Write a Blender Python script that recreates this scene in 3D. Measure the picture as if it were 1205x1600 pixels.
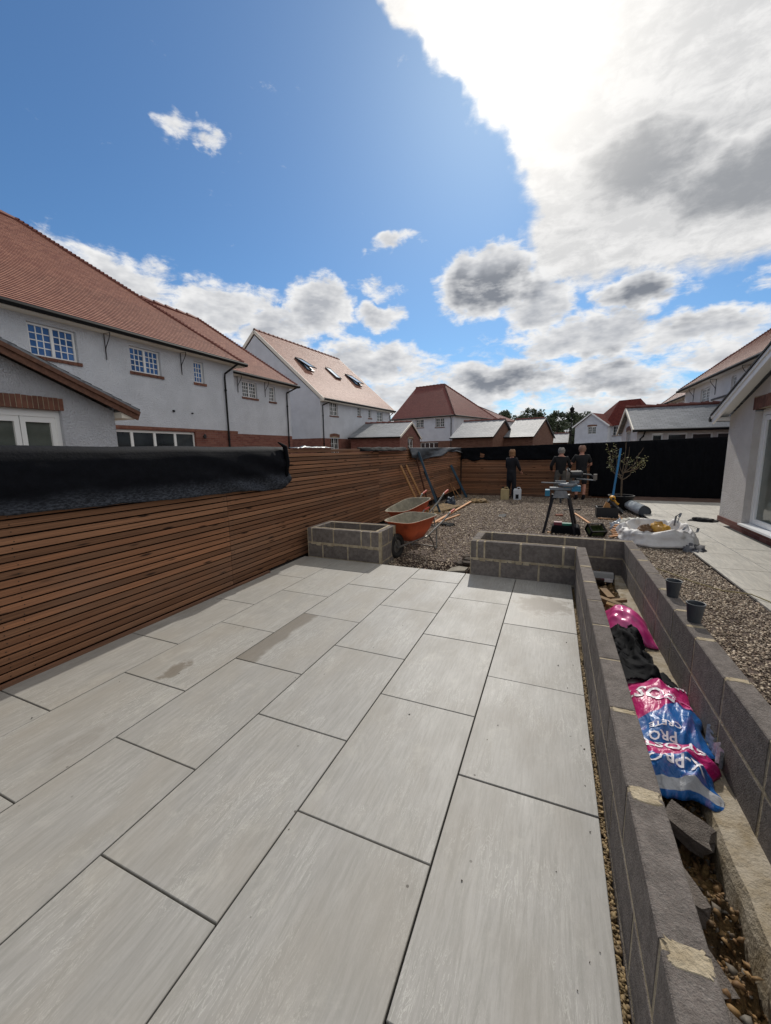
import bpy, bmesh, math, random
import numpy as np
from mathutils import Vector, Matrix, noise as mnoise

for o in list(bpy.data.objects): bpy.data.objects.remove(o)
scene = bpy.context.scene
COL = scene.collection
R = math.radians
random.seed(7)
RNG = np.random.default_rng(7)

# ------------------------------------------------------------------ camera
cam_d = bpy.data.cameras.new('camera')
cam = bpy.data.objects.new('camera', cam_d); COL.objects.link(cam)
cam_d.sensor_fit = 'HORIZONTAL'; cam_d.sensor_width = 36.0
cam_d.lens = 36.0 * 614.16 / 1205.0
cam_d.clip_start = 0.05; cam_d.clip_end = 2000
YAW, PITCH, ROLL, EYE = 0.4047, 0.1556, -0.0152, 1.55
def cam_axes():
    cy, sy, cp, sp = math.cos(YAW), math.sin(YAW), math.cos(PITCH), math.sin(PITCH)
    fwd = Vector((-sy*cp, cy*cp, -sp)); right = Vector((cy, sy, 0)); up = right.cross(fwd)
    cr, sr = math.cos(ROLL), math.sin(ROLL)
    return cr*right + sr*up, -sr*right + cr*up, fwd
_r, _u, _f = cam_axes()
cam.matrix_world = Matrix(((_r.x, _u.x, -_f.x, 0), (_r.y, _u.y, -_f.y, 0), (_r.z, _u.z, -_f.z, EYE), (0, 0, 0, 1)))
scene.camera = cam
scene.render.resolution_x = 771; scene.render.resolution_y = 1024

# ------------------------------------------------------------------ light
SUN_AZ, SUN_EL = -8.0, 39.8           # degrees clockwise from +Y, above the horizon
sun_dir = Vector((math.sin(R(SUN_AZ))*math.cos(R(SUN_EL)), math.cos(R(SUN_AZ))*math.cos(R(SUN_EL)), math.sin(R(SUN_EL))))
sd = bpy.data.lights.new('sun', 'SUN'); sd.energy = 3.0; sd.angle = R(0.6); sd.color = (1.0, 0.95, 0.87)
sun = bpy.data.objects.new('sun', sd); COL.objects.link(sun)
sun.rotation_euler = sun_dir.to_track_quat('Z', 'Y').to_euler()
vs = scene.view_settings
vs.view_transform = 'Standard'; vs.look = 'None'; vs.exposure = 0.0; vs.gamma = 1.0; vs.use_curve_mapping = False

# ------------------------------------------------------------------ sky with clouds
world = bpy.data.worlds.new('World'); scene.world = world; world.use_nodes = True
wt = world.node_tree; wt.nodes.clear()
class NT:
    """small helper for node trees"""
    def __init__(s, t): s.t = t
    def n(s, typ, **kw):
        nd = s.t.nodes.new(typ)
        for k, v in kw.items(): setattr(nd, k, v)
        return nd
    def put(s, sock, v):
        if isinstance(v, bpy.types.NodeSocket): s.t.links.new(v, sock)
        else: sock.default_value = v
    def math(s, op, a, b=0.0, c=0.0, clamp=False):
        nd = s.n('ShaderNodeMath', operation=op, use_clamp=clamp)
        for i, v in enumerate((a, b, c)): s.put(nd.inputs[i], v)
        return nd.outputs[0]
    def vmath(s, op, a, b=(0, 0, 0)):
        nd = s.n('ShaderNodeVectorMath', operation=op); s.put(nd.inputs[0], a); s.put(nd.inputs[1], b)
        return nd.outputs[1] if op in ('DOT_PRODUCT', 'LENGTH') else nd.outputs[0]
    def sstep(s, x, lo, hi, to0=0.0, to1=1.0):
        nd = s.n('ShaderNodeMapRange', interpolation_type='SMOOTHSTEP')
        for i, v in enumerate((x, lo, hi, to0, to1)): s.put(nd.inputs[i], v)
        return nd.outputs[0]
    def mix(s, f, a, b, blend='MIX'):
        nd = s.n('ShaderNodeMix', data_type='RGBA', blend_type=blend)
        s.put(nd.inputs[0], f); s.put(nd.inputs[6], a); s.put(nd.inputs[7], b)
        return nd.outputs[2]
    def noise(s, vec, scale, detail=6.0, rough=0.6, dist=0.0, dims='3D', lac=2.0):
        nd = s.n('ShaderNodeTexNoise', noise_dimensions=dims)
        s.put(nd.inputs['Vector'], vec); s.put(nd.inputs['Scale'], scale); s.put(nd.inputs['Detail'], detail)
        s.put(nd.inputs['Roughness'], rough); s.put(nd.inputs['Distortion'], dist); s.put(nd.inputs['Lacunarity'], lac)
        return nd.outputs[0]

# a cloud field over direction: cumulus banks (azimuth, elevation, half widths in degrees, weight) broken up by noise
BANKS = [(-48.3, 33.8, 3.4, 2.2, .50), (-43.8, 33.4, 3.6, 1.6, .47), (-54.0, 43.5, 5, 1.8, .28),
         (-56, 18.8, 11, 4.4, .64), (-45, 17.8, 11, 3.8, .66), (-38, 15.5, 8, 3.6, .70), (-31.5, 18.3, 6, 5.0, .86),
         (-22, 25.6, 4.6, 1.3, .50), (-23.5, 17.4, 4.6, 2.5, .64), (-24, 20.8, 4.8, 1.7, .42), (-9.5, 20.4, 7.6, 5.2, 1.0), (-3, 17.6, 6.0, 4.4, .80),
         (8.0, 17.0, 6.2, 2.7, .84), (-27, 11.5, 15, 3.8, .70), (-7, 9.0, 11, 4.2, .80), (3.5, 13.2, 12, 3.6, .74), (14, 12.4, 9, 3.0, .70),
         (6.0, 8.2, 9, 3.4, .74), (-21, 7.0, 10, 3.4, .62), (19.0, 16.2, 3, 1.4, .36)]
Wn = NT(wt)
tc = Wn.n('ShaderNodeTexCoord'); D = tc.outputs['Generated']
w1 = Wn.n('ShaderNodeTexNoise'); w1.inputs['Scale'].default_value = 11; w1.inputs['Detail'].default_value = 3; w1.inputs['Roughness'].default_value = .6
wt.links.new(D, w1.inputs['Vector'])
dw = Wn.vmath('ADD', D, Wn.vmath('MULTIPLY', Wn.vmath('SUBTRACT', w1.outputs['Color'], (.5, .5, .5)), (.12, .12, .085)))
sx = Wn.n('ShaderNodeSeparateXYZ'); wt.links.new(dw, sx.inputs[0])
az = Wn.math('MULTIPLY', Wn.math('ARCTAN2', sx.outputs[0], sx.outputs[1]), 180/math.pi)
el = Wn.math('MULTIPLY', Wn.math('ARCSINE', Wn.math('MINIMUM', sx.outputs[2], .9999)), 180/math.pi)
ae = Wn.n('ShaderNodeCombineXYZ'); wt.links.new(az, ae.inputs[0]); wt.links.new(el, ae.inputs[1])
def bank_max(tot, lst):
    for (a_, e_, sa, se, wgt) in lst:
        k = math.sqrt(wgt)
        q = Wn.vmath('MULTIPLY_ADD', ae.outputs[0], (k/sa, k/se, 0))
        q.node.inputs[2].default_value = (-a_*k/sa, -e_*k/se, 0)
        v = Wn.math('SUBTRACT', wgt, Wn.vmath('DOT_PRODUCT', q, q))
        tot = v if tot is None else Wn.math('MAXIMUM', tot, v)
    return tot
tot = bank_max(None, BANKS)
strv = Wn.vmath('MULTIPLY', D, (1, 1, 2.3))
coarse = Wn.noise(strv, 5.2, 2, .5)
# broken cloud low over the whole horizon, and scattered cloud behind and beside the view
band = Wn.math('MULTIPLY', Wn.sstep(el, 17.5, 7.0), Wn.sstep(coarse, .30, .62, .30, .66))
away = Wn.math('MULTIPLY', Wn.sstep(Wn.math('ABSOLUTE', Wn.math('ADD', az, 22)), 50, 75), Wn.sstep(coarse, .42, .66, 0, .62))
tot = Wn.math('MAXIMUM', tot, Wn.math('MAXIMUM', band, away))
fine = Wn.noise(strv, 16, 7, .66, .25)
fine2 = Wn.noise(Wn.vmath('ADD', strv, (0, .004, .05)), 16, 3, .6)
bank = Wn.math('MULTIPLY_ADD', Wn.math('SUBTRACT', fine, .5), 1.15, tot)
# the high bright sheet that fills the sky to the right of the sun, up and over
e2 = Wn.math('SUBTRACT', Wn.math('MAXIMUM', el, 26), 26)
edge = Wn.math('SUBTRACT', -5.0, Wn.math('MULTIPLY', Wn.math('MULTIPLY', e2, e2), .066))
side = Wn.math('MAXIMUM', Wn.sstep(Wn.math('SUBTRACT', az, edge), -2.2, 3.6), Wn.sstep(el, 46, 56))
base = Wn.sstep(Wn.math('SUBTRACT', el, Wn.math('MULTIPLY_ADD', az, -.06, 20.0)), -2.6, 1.6)
high = Wn.math('MULTIPLY_ADD', Wn.math('SUBTRACT', fine, .5), 1.0, Wn.math('MULTIPLY', side, base))
sky = Wn.n('ShaderNodeTexSky', sky_type='NISHITA'); sky.sun_disc = False
sky.sun_elevation = R(SUN_EL); sky.sun_rotation = R(SUN_AZ); sky.altitude = 60
sky.air_density = 1.0; sky.dust_density = 0.3; sky.ozone_density = 3.2
ang = Wn.math('MULTIPLY', Wn.math('ARCCOSINE', Wn.math('MINIMUM', Wn.vmath('DOT_PRODUCT', D, tuple(sun_dir)), .99999)), 180/math.pi)
glow = Wn.math('EXPONENT', Wn.math('MULTIPLY', Wn.math('POWER', Wn.math('DIVIDE', ang, 11.0), 2), -1))
glow2 = Wn.math('EXPONENT', Wn.math('DIVIDE', ang, -15))
mb_ = Wn.sstep(bank, .17, .54); mh = Wn.sstep(high, .16, .80)
# cloud light: thin parts and tops bright, thick middles and bases grey
thick = Wn.sstep(bank, .30, .92)
shade = Wn.math('SUBTRACT', thick, Wn.math('MULTIPLY', Wn.math('SUBTRACT', fine, fine2), 2.0), clamp=True)
murk = bank_max(None, ((-9, 19.6, 7, 3.2, 1.0), (8, 16.6, 6, 2.2, 1.0), (-6, 9, 8, 2.4, .8), (4, 10.5, 9, 1.6, .6), (14, 14, 5, 1.6, .6), (6, 7, 8, 2, .6)))
murk = Wn.sstep(Wn.math('MULTIPLY_ADD', Wn.math('SUBTRACT', fine, .5), .9, murk), -.15, .75)
bcol = Wn.mix(shade, (8.9, 8.9, 8.9, 1), Wn.mix(murk, (4.5, 4.7, 5.1, 1), (2.2, 2.4, 2.8, 1)))
patch = bank_max(None, ((7.5, 28.0, 8.5, 4.6, .95), (17.0, 24.6, 12, 3.8, 1.0), (24, 31, 8, 3.5, .5), (16.5, 29.8, 5, 1.5, .45), (2, 24, 7, 1.6, .3)))
patch = Wn.sstep(Wn.math('MULTIPLY_ADD', Wn.math('SUBTRACT', fine, .5), 1.2, patch), -.05, 1.0, 0, .95)
soft = Wn.sstep(fine, .66, .36, 0, .36)
hcol = Wn.mix(Wn.math('MAXIMUM', patch, soft), (8.7, 8.65, 8.6, 1), (3.0, 3.15, 3.4, 1))
hcol = Wn.mix(glow, hcol, (13.5, 13.0, 12.2, 1))
skyc = Wn.mix(1.0, sky.outputs[0], (.59, .85, 1.02, 1), 'MULTIPLY')
skyc = Wn.mix(Wn.math('MULTIPLY', glow2, .24), skyc, (7, 7.4, 8, 1))
colr = Wn.mix(mh, skyc, hcol)
colr = Wn.mix(mb_, colr, Wn.mix(Wn.math('MULTIPLY', glow, .6), bcol, (11, 10.8, 10.2, 1)))
bg = Wn.n('ShaderNodeBackground'); bg.inputs[1].default_value = 0.10
wt.links.new(colr, bg.inputs[0])
wo = Wn.n('ShaderNodeOutputWorld'); wt.links.new(bg.outputs[0], wo.inputs[0])
world.cycles.sampling_method = 'MANUAL'; world.cycles.sample_map_resolution = 512
#@@GEOM
# ------------------------------------------------------------------ object helpers
OFF = {}
def props(o, label=None, cat=None, group=None, kind=None):
    if label: o['label'] = label
    if cat: o['category'] = cat
    if group: o['group'] = group
    if kind: o['kind'] = kind
    return o
def thing(name, label=None, cat=None, loc=(0, 0, 0), group=None, kind=None, local=False):
    o = bpy.data.objects.new(name, None); COL.objects.link(o); o.location = loc; o.empty_display_size = .1
    OFF[o] = Vector((0, 0, 0)) if local else Vector(loc)
    return props(o, label, cat, group, kind)
class MB:
    """collects faces; build() links them as one mesh object"""
    def __init__(s): s.v = []; s.f = []; s.uv = {}
    def add(s, vs, fs, uvs=None):
        b = len(s.v); s.v += [tuple(p) for p in vs]
        for i, fc in enumerate(fs):
            if uvs is not None: s.uv[len(s.f)] = uvs[i]
            s.f.append(tuple(b+k for k in fc))
    def quad(s, a, b, c, d, uv=None): s.add((a, b, c, d), ((0, 1, 2, 3),), None if uv is None else (uv,))
    def poly(s, pts, uv=None): s.add(pts, (tuple(range(len(pts))),), None if uv is None else (uv,))
    def box(s, x0, x1, y0, y1, z0, z1):
        s.add([(x, y, z) for x in (x0, x1) for y in (y0, y1) for z in (z0, z1)],
              ((0, 1, 3, 2), (4, 6, 7, 5), (0, 4, 5, 1), (2, 3, 7, 6), (0, 2, 6, 4), (1, 5, 7, 3)))
    def fbox(s, T, u0, u1, v0, v1, z0, z1):
        s.add([T(u, v, z) for u in (u0, u1) for v in (v0, v1) for z in (z0, z1)],
              ((0, 1, 3, 2), (4, 6, 7, 5), (0, 4, 5, 1), (2, 3, 7, 6), (0, 2, 6, 4), (1, 5, 7, 3)))
    def bar(s, a, b, w, h, up=(0, 0, 1), taper=1.0):
        """rectangular bar from a to b, width w, height h"""
        a, b = Vector(a), Vector(b); d = (b-a).normalized(); up = Vector(up)
        sd_ = d.cross(up)
        if sd_.length < 1e-4: sd_ = d.cross(Vector((1, 0, 0)))
        sd_.normalize(); u2 = sd_.cross(d)
        vs_ = []
        for p, k in ((a, 1.0), (b, taper)):
            for i, j in ((-1, -1), (1, -1), (1, 1), (-1, 1)): vs_.append(p + sd_*(i*w*k/2) + u2*(j*h*k/2))
        s.add(vs_, ((3, 2, 1, 0), (4, 5, 6, 7), (0, 1, 5, 4), (1, 2, 6, 5), (2, 3, 7, 6), (3, 0, 4, 7)))
    def tube(s, pts, r, n=8, caps=True):
        pts = [Vector(p) for p in pts]; m = len(pts)
        rs = r if isinstance(r, (list, tuple)) else [r]*m
        prev = None; b = len(s.v)
        for i, p in enumerate(pts):
            t = (pts[min(i+1, m-1)] - pts[max(i-1, 0)]).normalized()
            if prev is None:
                a = t.cross(Vector((0, 0, 1)))
                if a.length < 1e-3: a = t.cross(Vector((1, 0, 0)))
            else: a = prev - t*prev.dot(t)
            a.normalize(); prev = a; c = t.cross(a)
            for k in range(n):
                th = 2*math.pi*k/n; s.v.append(tuple(p + (a*math.cos(th) + c*math.sin(th))*rs[i]))
        for i in range(m-1):
            for k in range(n):
                k2 = (k+1) % n; s.f.append((b+i*n+k, b+i*n+k2, b+(i+1)*n+k2, b+(i+1)*n+k))
        if caps:
            s.f.append(tuple(b+k for k in reversed(range(n)))); s.f.append(tuple(b+(m-1)*n+k for k in range(n)))
    def lathe(s, prof, c=(0, 0, 0), n=20, axis='Z'):
        b = len(s.v)
        for (r_, h_) in prof:
            for k in range(n):
                th = 2*math.pi*k/n; x, y, z = r_*math.cos(th), r_*math.sin(th), h_
                if axis == 'X': x, y, z = z, x, y
                if axis == 'Y': x, y, z = x, z, y
                s.v.append((c[0]+x, c[1]+y, c[2]+z))
        for i in range(len(prof)-1):
            for k in range(n):
                k2 = (k+1) % n; s.f.append((b+i*n+k, b+i*n+k2, b+(i+1)*n+k2, b+(i+1)*n+k))
    def grid(s, fn, nu, nv):
        b = len(s.v)
        for i in range(nu+1):
            for j in range(nv+1): s.v.append(tuple(fn(i/nu, j/nv)))
        for i in range(nu):
            for j in range(nv):
                q = b+i*(nv+1)+j; s.f.append((q, q+nv+1, q+nv+2, q+1))
    def extrude(s, outline, h, o=(0, 0, 0), ex=(1, 0, 0), ey=(0, 1, 0)):
        """flat outline of (x, y) thickened by h along ex x ey"""
        o, ex, ey = Vector(o), Vector(ex), Vector(ey); nz = ex.cross(ey).normalized()
        n = len(outline); lo = [o + ex*x + ey*y for x, y in outline]; hi = [p + nz*h for p in lo]
        s.add(lo+hi, [tuple(reversed(range(n))), tuple(range(n, 2*n))] + [(i, (i+1) % n, n+(i+1) % n, n+i) for i in range(n)])
    def mesh(s, name, off=(0, 0, 0), smooth=False, fix=True, bevel=0.0):
        me = bpy.data.meshes.new(name)
        me.from_pydata([(x-off[0], y-off[1], z-off[2]) for x, y, z in s.v], [], s.f)
        if s.uv:
            ul = me.uv_layers.new(name='UVMap')
            for p in me.polygons:
                u_ = s.uv.get(p.index)
                if u_:
                    for li, c in zip(p.loop_indices, u_): ul.data[li].uv = c
        if fix or bevel:
            bm = bmesh.new(); bm.from_mesh(me)
            if fix: bmesh.ops.recalc_face_normals(bm, faces=bm.faces)
            if bevel: bmesh.ops.bevel(bm, geom=bm.edges[:], offset=bevel, segments=1, affect='EDGES', profile=.5)
            bm.to_mesh(me); bm.free()
        if smooth: me.polygons.foreach_set('use_smooth', [True]*len(me.polygons))
        return me
    def build(s, name, mat, parent=None, smooth=False, fix=True, bevel=0.0, **pr):
        off = OFF.get(parent, Vector((0, 0, 0))) if parent else Vector((0, 0, 0))
        o = bpy.data.objects.new(name, s.mesh(name, off, smooth, fix, bevel)); COL.objects.link(o)
        if parent: o.parent = parent; OFF[o] = off
        o.data.materials.append(mat)
        return props(o, **pr)
def inst(name, me, parent, loc, rot=None, scale=None):
    """one more object on shared mesh data, loc in world metres"""
    o = bpy.data.objects.new(name, me); COL.objects.link(o)
    if parent: o.parent = parent; loc = Vector(loc) - OFF[parent]
    o.location = loc
    if rot: o.rotation_euler = rot
    if scale: o.scale = scale
    return o
def copy_tree(o, parent=None):
    c = o.copy(); COL.objects.link(c); c.parent = parent; OFF[c] = OFF.get(o, Vector())
    for ch in list(o.children): copy_tree(ch, c)
    return c
def fbm(x, y, z=0.0, oct_=4): return mnoise.fractal(Vector((x, y, z)), 0.6, 2.0, oct_)

# ------------------------------------------------------------------ materials
MATS = {}
def lin(h):
    if isinstance(h, str):
        c = [int(h[i:i+2], 16)/255 for i in (0, 2, 4)]
        return tuple((x/12.92 if x <= .04045 else ((x+.055)/1.055)**2.4) for x in c) + (1,)
    return tuple(h)[:3] + (1,)
def mat(name, col, rough=.7, col2=None, vscale=8.0, vstretch=(1, 1, 1), detail=6, rand=0.0, bump=0.0, bdist=.02, bscale=60.0, bstretch=(1, 1, 1), spec=.5, metal=0.0, coord='Object', contrast=(.3, .7), extra=None, sheen=0.0):
    if name in MATS: return MATS[name]
    m = bpy.data.materials.new(name); m.use_nodes = True; t = m.node_tree; N = NT(t)
    p = t.nodes['Principled BSDF']
    p.inputs['Roughness'].default_value = rough; p.inputs['Specular IOR Level'].default_value = spec; p.inputs['Metallic'].default_value = metal
    tc_ = N.n('ShaderNodeTexCoord'); vec = tc_.outputs[coord]
    oi = N.n('ShaderNodeObjectInfo')
    if coord == 'Object':
        vec = N.vmath('ADD', vec, N.vmath('MULTIPLY', oi.outputs['Location'], (1.37, 1.11, 1.73)))
    c = lin(col); out = None
    if col2 is not None:
        nz = N.noise(N.vmath('MULTIPLY', vec, vstretch), vscale, detail, .6)
        out = N.mix(N.sstep(nz, contrast[0], contrast[1]), c, lin(col2))
    if rand:
        k = N.math('ADD', 1-rand, N.math('MULTIPLY', oi.outputs['Random'], 2*rand))
        cc = N.n('ShaderNodeCombineXYZ')
        for i in range(3): t.links.new(k, cc.inputs[i])
        out = N.mix(1.0, out if out is not None else c, cc.outputs[0], 'MULTIPLY')
    if extra: out = extra(N, vec, out if out is not None else c, p, oi)
    if out is not None: N.put(p.inputs['Base Color'], out)
    else: p.inputs['Base Color'].default_value = c
    if bump:
        b = N.n('ShaderNodeBump'); b.inputs['Strength'].default_value = bump; b.inputs['Distance'].default_value = bdist
        t.links.new(N.noise(N.vmath('MULTIPLY', vec, bstretch), bscale, 5, .65), b.inputs['Height'])
        t.links.new(b.outputs[0], p.inputs['Normal'])
    if sheen: p.inputs['Sheen Weight'].default_value = sheen
    MATS[name] = m
    return m

def tile_roof_mat(name, c1_, c2_, c3_, w, h, rough=.75, mortar='3a2420', spec=.35, bstr=.5):
    m = bpy.data.materials.new(name); m.use_nodes = True; t = m.node_tree; N = NT(t); p = t.nodes['Principled BSDF']
    uv = N.n('ShaderNodeTexCoord').outputs['UV']
    br = N.n('ShaderNodeTexBrick'); br.offset = .5
    t.links.new(uv, br.inputs['Vector'])
    for i, v in ((1, lin(c1_)), (2, lin(c2_)), (3, lin(mortar))): br.inputs[i].default_value = v
    br.inputs['Scale'].default_value = 1; br.inputs['Mortar Size'].default_value = min(w, h)*.045; br.inputs['Mortar Smooth'].default_value = .3
    br.inputs['Brick Width'].default_value = w; br.inputs['Row Height'].default_value = h; br.inputs['Bias'].default_value = 0
    big = N.noise(uv, .55, 4, .6)
    c = N.mix(N.sstep(big, .38, .68), br.outputs[0], N.mix(.45, br.outputs[0], lin(c3_)))
    c = N.mix(.35, c, N.mix(N.noise(uv, 23, 3, .6), (.55, .55, .55, 1), (1.4, 1.35, 1.3, 1)), 'MULTIPLY')
    t.links.new(c, p.inputs['Base Color']); p.inputs['Roughness'].default_value = rough; p.inputs['Specular IOR Level'].default_value = spec
    b = N.n('ShaderNodeBump'); b.inputs['Strength'].default_value = bstr; b.inputs['Distance'].default_value = .01; b.invert = True
    t.links.new(br.outputs['Fac'], b.inputs['Height']); t.links.new(b.outputs[0], p.inputs['Normal'])
    MATS[name] = m
    return m

M_TILE1 = tile_roof_mat('clay_tile_red', 'a0705f', '865649', '92645404'[:6], .165, .1)
M_TILE2 = tile_roof_mat('clay_tile_sheen_pale', 'b08878', '976c5e', 'a47a6c', .165, .1, .6)  # paler copy of the red tiles; sky sheen put into the colour
M_TILE3 = tile_roof_mat('clay_tile_deep', '7e463f', '683630', '744038', .165, .1, .72)
M_SLATE = tile_roof_mat('grey_slate', '8a8e94', '74787e', '92969a', .25, .16, .58, '44464a', .28)
M_BRICK = tile_roof_mat('red_brick', '84584c', '6c4038', '744c42', .225, .075, .85, '84786e', .3, .6)
M_BRICKB = tile_roof_mat('brown_brick', '7c5a4a', '654336', '6e5242', .225, .075, .85, '7e746a', .3, .6)
M_RENDER = mat('shade_tinted_white_render', 'd0d3d9', .92, 'c4c7cd', 1.6, bump=.9, bdist=.05, bscale=26, spec=.2)  # blue-grey tint puts the shade on the left walls into the colour
M_ROUGHCAST = mat('sun_tinted_rough_render', 'e6e0da', .95, 'dad3cc', 2.0, bump=1.0, bdist=.07, bscale=38, spec=.15)  # lighter, warmer tint; sun on the right wall put into the colour
M_RENDERR = mat('sun_tinted_white_render', 'd6d2ce', .92, 'cac5c0', 1.2, bump=.6, bscale=30, spec=.2)  # white render again, warmer; sun on right-hand walls put into the colour
M_ROUGHL = mat('shade_tinted_rough_render', 'd0d2d8', .95, 'c2c4ca', 2.0, bump=1.0, bdist=.06, bscale=34, spec=.15)  # roughcast again, greyer; shade on the left wall put into the colour
M_UPVC = mat('white_upvc', 'e6e6e4', .35)
M_SOFFIT = mat('cream_soffit', 'd9d2c4', .6)
M_BLACK = mat('black_plastic', '0d0d0f', .55, spec=.25)
M_LEADING = mat('dark_lead', '2a2224', .6)
M_RIDGE = mat('ridge_clay', '7c4a40', .7, '6a3c34', 6)
M_VBRICK = mat('soldier_brick', '77503f', .85, '5e3a30', 9, rand=.25, bump=.3)
M_WOODV = mat('brown_verge_board', '6e4a38', .7, '553626', 3, (1, 8, 8))
M_IRON = mat('wrought_iron', '3a3638', .5, metal=.6)
def glass_extra(tint, refl):
    def fn(N, vec, c, p, oi):
        return N.mix(N.sstep(N.noise(vec, 1.3, 3), .35, .7), c, lin(tint))
    return fn
M_GLASSB = mat('sky_blue_painted_glass', '2e5488', .12, '4a74ac', 1.5, spec=.25, rand=.25)  # blue base colour stands in for the sky reflected in the panes
M_GLASSD = mat('dark_window_glass', '23272a', .06, '343a3c', 1.2, spec=.7, rand=.2)
M_GLASSG = mat('greenish_door_glass', '4c524c', .06, '6a6e66', 1.1, spec=.7, rand=.1)

# ------------------------------------------------------------------ ground
def sm(a, b, x):
    t = min(1, max(0, (x-a)/(b-a))); return t*t*(3-2*t)
def gravel_z(x, y):
    z = -.08 - .2*min(1, max(0, (y-5)/11.0))
    z -= .06*sm(.3, 1.2, x)*sm(9, 6, y)
    return z
M_GROUND = mat('bare_ground', '6f6153', .95, '57493d', .6, bump=.4, bscale=9)
m_ = MB(); m_.quad((-700, -300, -.42), (700, -300, -.42), (700, 900, -.42), (-700, 900, -.42))
m_.build('ground', M_GROUND, kind='structure')
M_GRAVBED = mat('gravel_bed', '6c5c52', .95, '463a33', 55, bump=1.0, bscale=70, contrast=(.35, .62))
m_ = MB()
def grav_fn(u, v):
    x = -3.9 + 6.35*u; y = -1.5 + 17.6*v
    return (x, y, gravel_z(x, y) - .004 + .012*fbm(x*1.5, y*1.5) if not (x < .98 and y < 5.5) else min(-.26, 0))
m_.grid(grav_fn, 60, 150)
m_.build('gravel_bed', M_GRAVBED, kind='structure')
m_ = MB(); m_.box(2.05, 8, 14.35, 16.6, -.4, -.17)
m_.build('soil_strip', mat('red_soil', '6b5346', .95, '4d3a30', 5, bump=.8, bscale=25), kind='structure')

# gravel chippings, real stones
def stones(name, pts, sizes, material, label, cat):
    n = len(pts); base = np.array([(1, 0, 0), (-.5, .87, 0), (-.5, -.87, 0), (.1, .1, .75), (0, 0, -.6), (.5, .5, .45), (-.6, .1, .4), (.3, -.6, .4)])
    tri = np.array([(0, 5, 7), (5, 3, 7), (5, 1, 3), (1, 6, 3), (6, 2, 7), (6, 7, 3), (2, 0, 7), (0, 1, 5), (1, 2, 6), (0, 4, 1), (1, 4, 2), (2, 4, 0)])
    a = RNG.uniform(0, 2*math.pi, n); tl = RNG.normal(0, .45, (n, 2))
    st = RNG.uniform(.65, 1.45, (n, 3)); st[:, 2] *= .75
    V = base[None]*st[:, None]*(1+RNG.normal(0, .16, (n, 8, 3)))
    V[:, :, 2] += V[:, :, 0]*tl[:, :1] + V[:, :, 1]*tl[:, 1:]
    ca, sa = np.cos(a)[:, None], np.sin(a)[:, None]
    W = np.stack([V[:, :, 0]*ca - V[:, :, 1]*sa, V[:, :, 0]*sa + V[:, :, 1]*ca, V[:, :, 2]], -1)*sizes[:, None, None] + pts[:, None]
    F = (tri[None] + (np.arange(n)*8)[:, None, None]).reshape(-1, 3)
    me = bpy.data.meshes.new(name)
    me.vertices.add(n*8); me.vertices.foreach_set('co', W.reshape(-1).astype(np.float32))
    me.loops.add(len(F)*3); me.loops.foreach_set('vertex_index', F.reshape(-1).astype(np.int32))
    me.polygons.add(len(F)); me.polygons.foreach_set('loop_start', np.arange(0, len(F)*3, 3, dtype=np.int32))
    at = me.attributes.new('tone', 'FLOAT', 'FACE'); at.data.foreach_set('value', np.repeat(RNG.uniform(0, 1, n), len(tri)).astype(np.float32))
    me.update(); me.validate()
    o = bpy.data.objects.new(name, me); COL.objects.link(o); me.materials.append(material)
    return props(o, label, cat, kind='stuff')
def stone_mat(name, ramp):
    m = bpy.data.materials.new(name); m.use_nodes = True; t = m.node_tree; N = NT(t); p = t.nodes['Principled BSDF']
    a = N.n('ShaderNodeAttribute'); a.attribute_name = 'tone'
    cr = N.n('ShaderNodeValToRGB'); e = cr.color_ramp.elements
    while len(e) > 1: e.remove(e[0])
    e[0].position = 0; e[0].color = lin(ramp[0])
    for i, c in enumerate(ramp[1:]): k = e.new((i+1)/(len(ramp)-1)); k.color = lin(c)
    t.links.new(a.outputs['Fac'], cr.inputs[0])
    tcn = N.n('ShaderNodeTexCoord')
    c = N.mix(.5, cr.outputs[0], N.mix(N.noise(tcn.outputs['Object'], 90, 3), (.5, .5, .5, 1), (1.4, 1.4, 1.4, 1)), 'MULTIPLY')
    t.links.new(c, p.inputs['Base Color']); p.inputs['Roughness'].default_value = .72
    return m
M_STONE = stone_mat('gravel_chips', ['5c5044', '8c7c68', 'a69580', '826e5c', 'b4a48e', 'c8baa6', '8c7664', '6c6052'])
def scatter(n, x0, x1, y0, y1, smin, smax, ok=lambda x, y: True, lift=0.0):
    P = []; S = []
    while len(P) < n:
        x = RNG.uniform(x0, x1); y = RNG.uniform(y0, y1)
        if not ok(x, y): continue
        s_ = RNG.uniform(smin, smax); P.append((x, y, gravel_z(x, y) + .012*fbm(x*1.5, y*1.5) + s_*.25 + lift)); S.append(s_)
    return np.array(P), np.array(S)
a1, s1 = scatter(42000, -3.5, 2.09, 4.86, 16.0, .009, .0175, lambda x, y: not (x > .93 and y < 4.9) and not (-3.36 < x < -2.18 and y < 5.5) and not (-.9 < x < .92 and y < 5.52))
a2, s2 = scatter(24000, .93, 2.09, .6, 8.2, .0065, .0135)
a3, s3 = scatter(2600, .252, .272, -.8, 4.8, .006, .012, lift=.02)
stones('gravel', np.concatenate([a1, a2]), np.concatenate([s1, s2]), M_STONE, 'brown and plum gravel chippings covering the unfinished garden ground', 'gravel')
stones('bedding_gravel', a3, s3, stone_mat('sandy_chips', ['8a7350', '6d5a40', 'a08a62', '54462f']), 'sandy gravel packed between the grey patio and the block wall', 'gravel')

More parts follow.
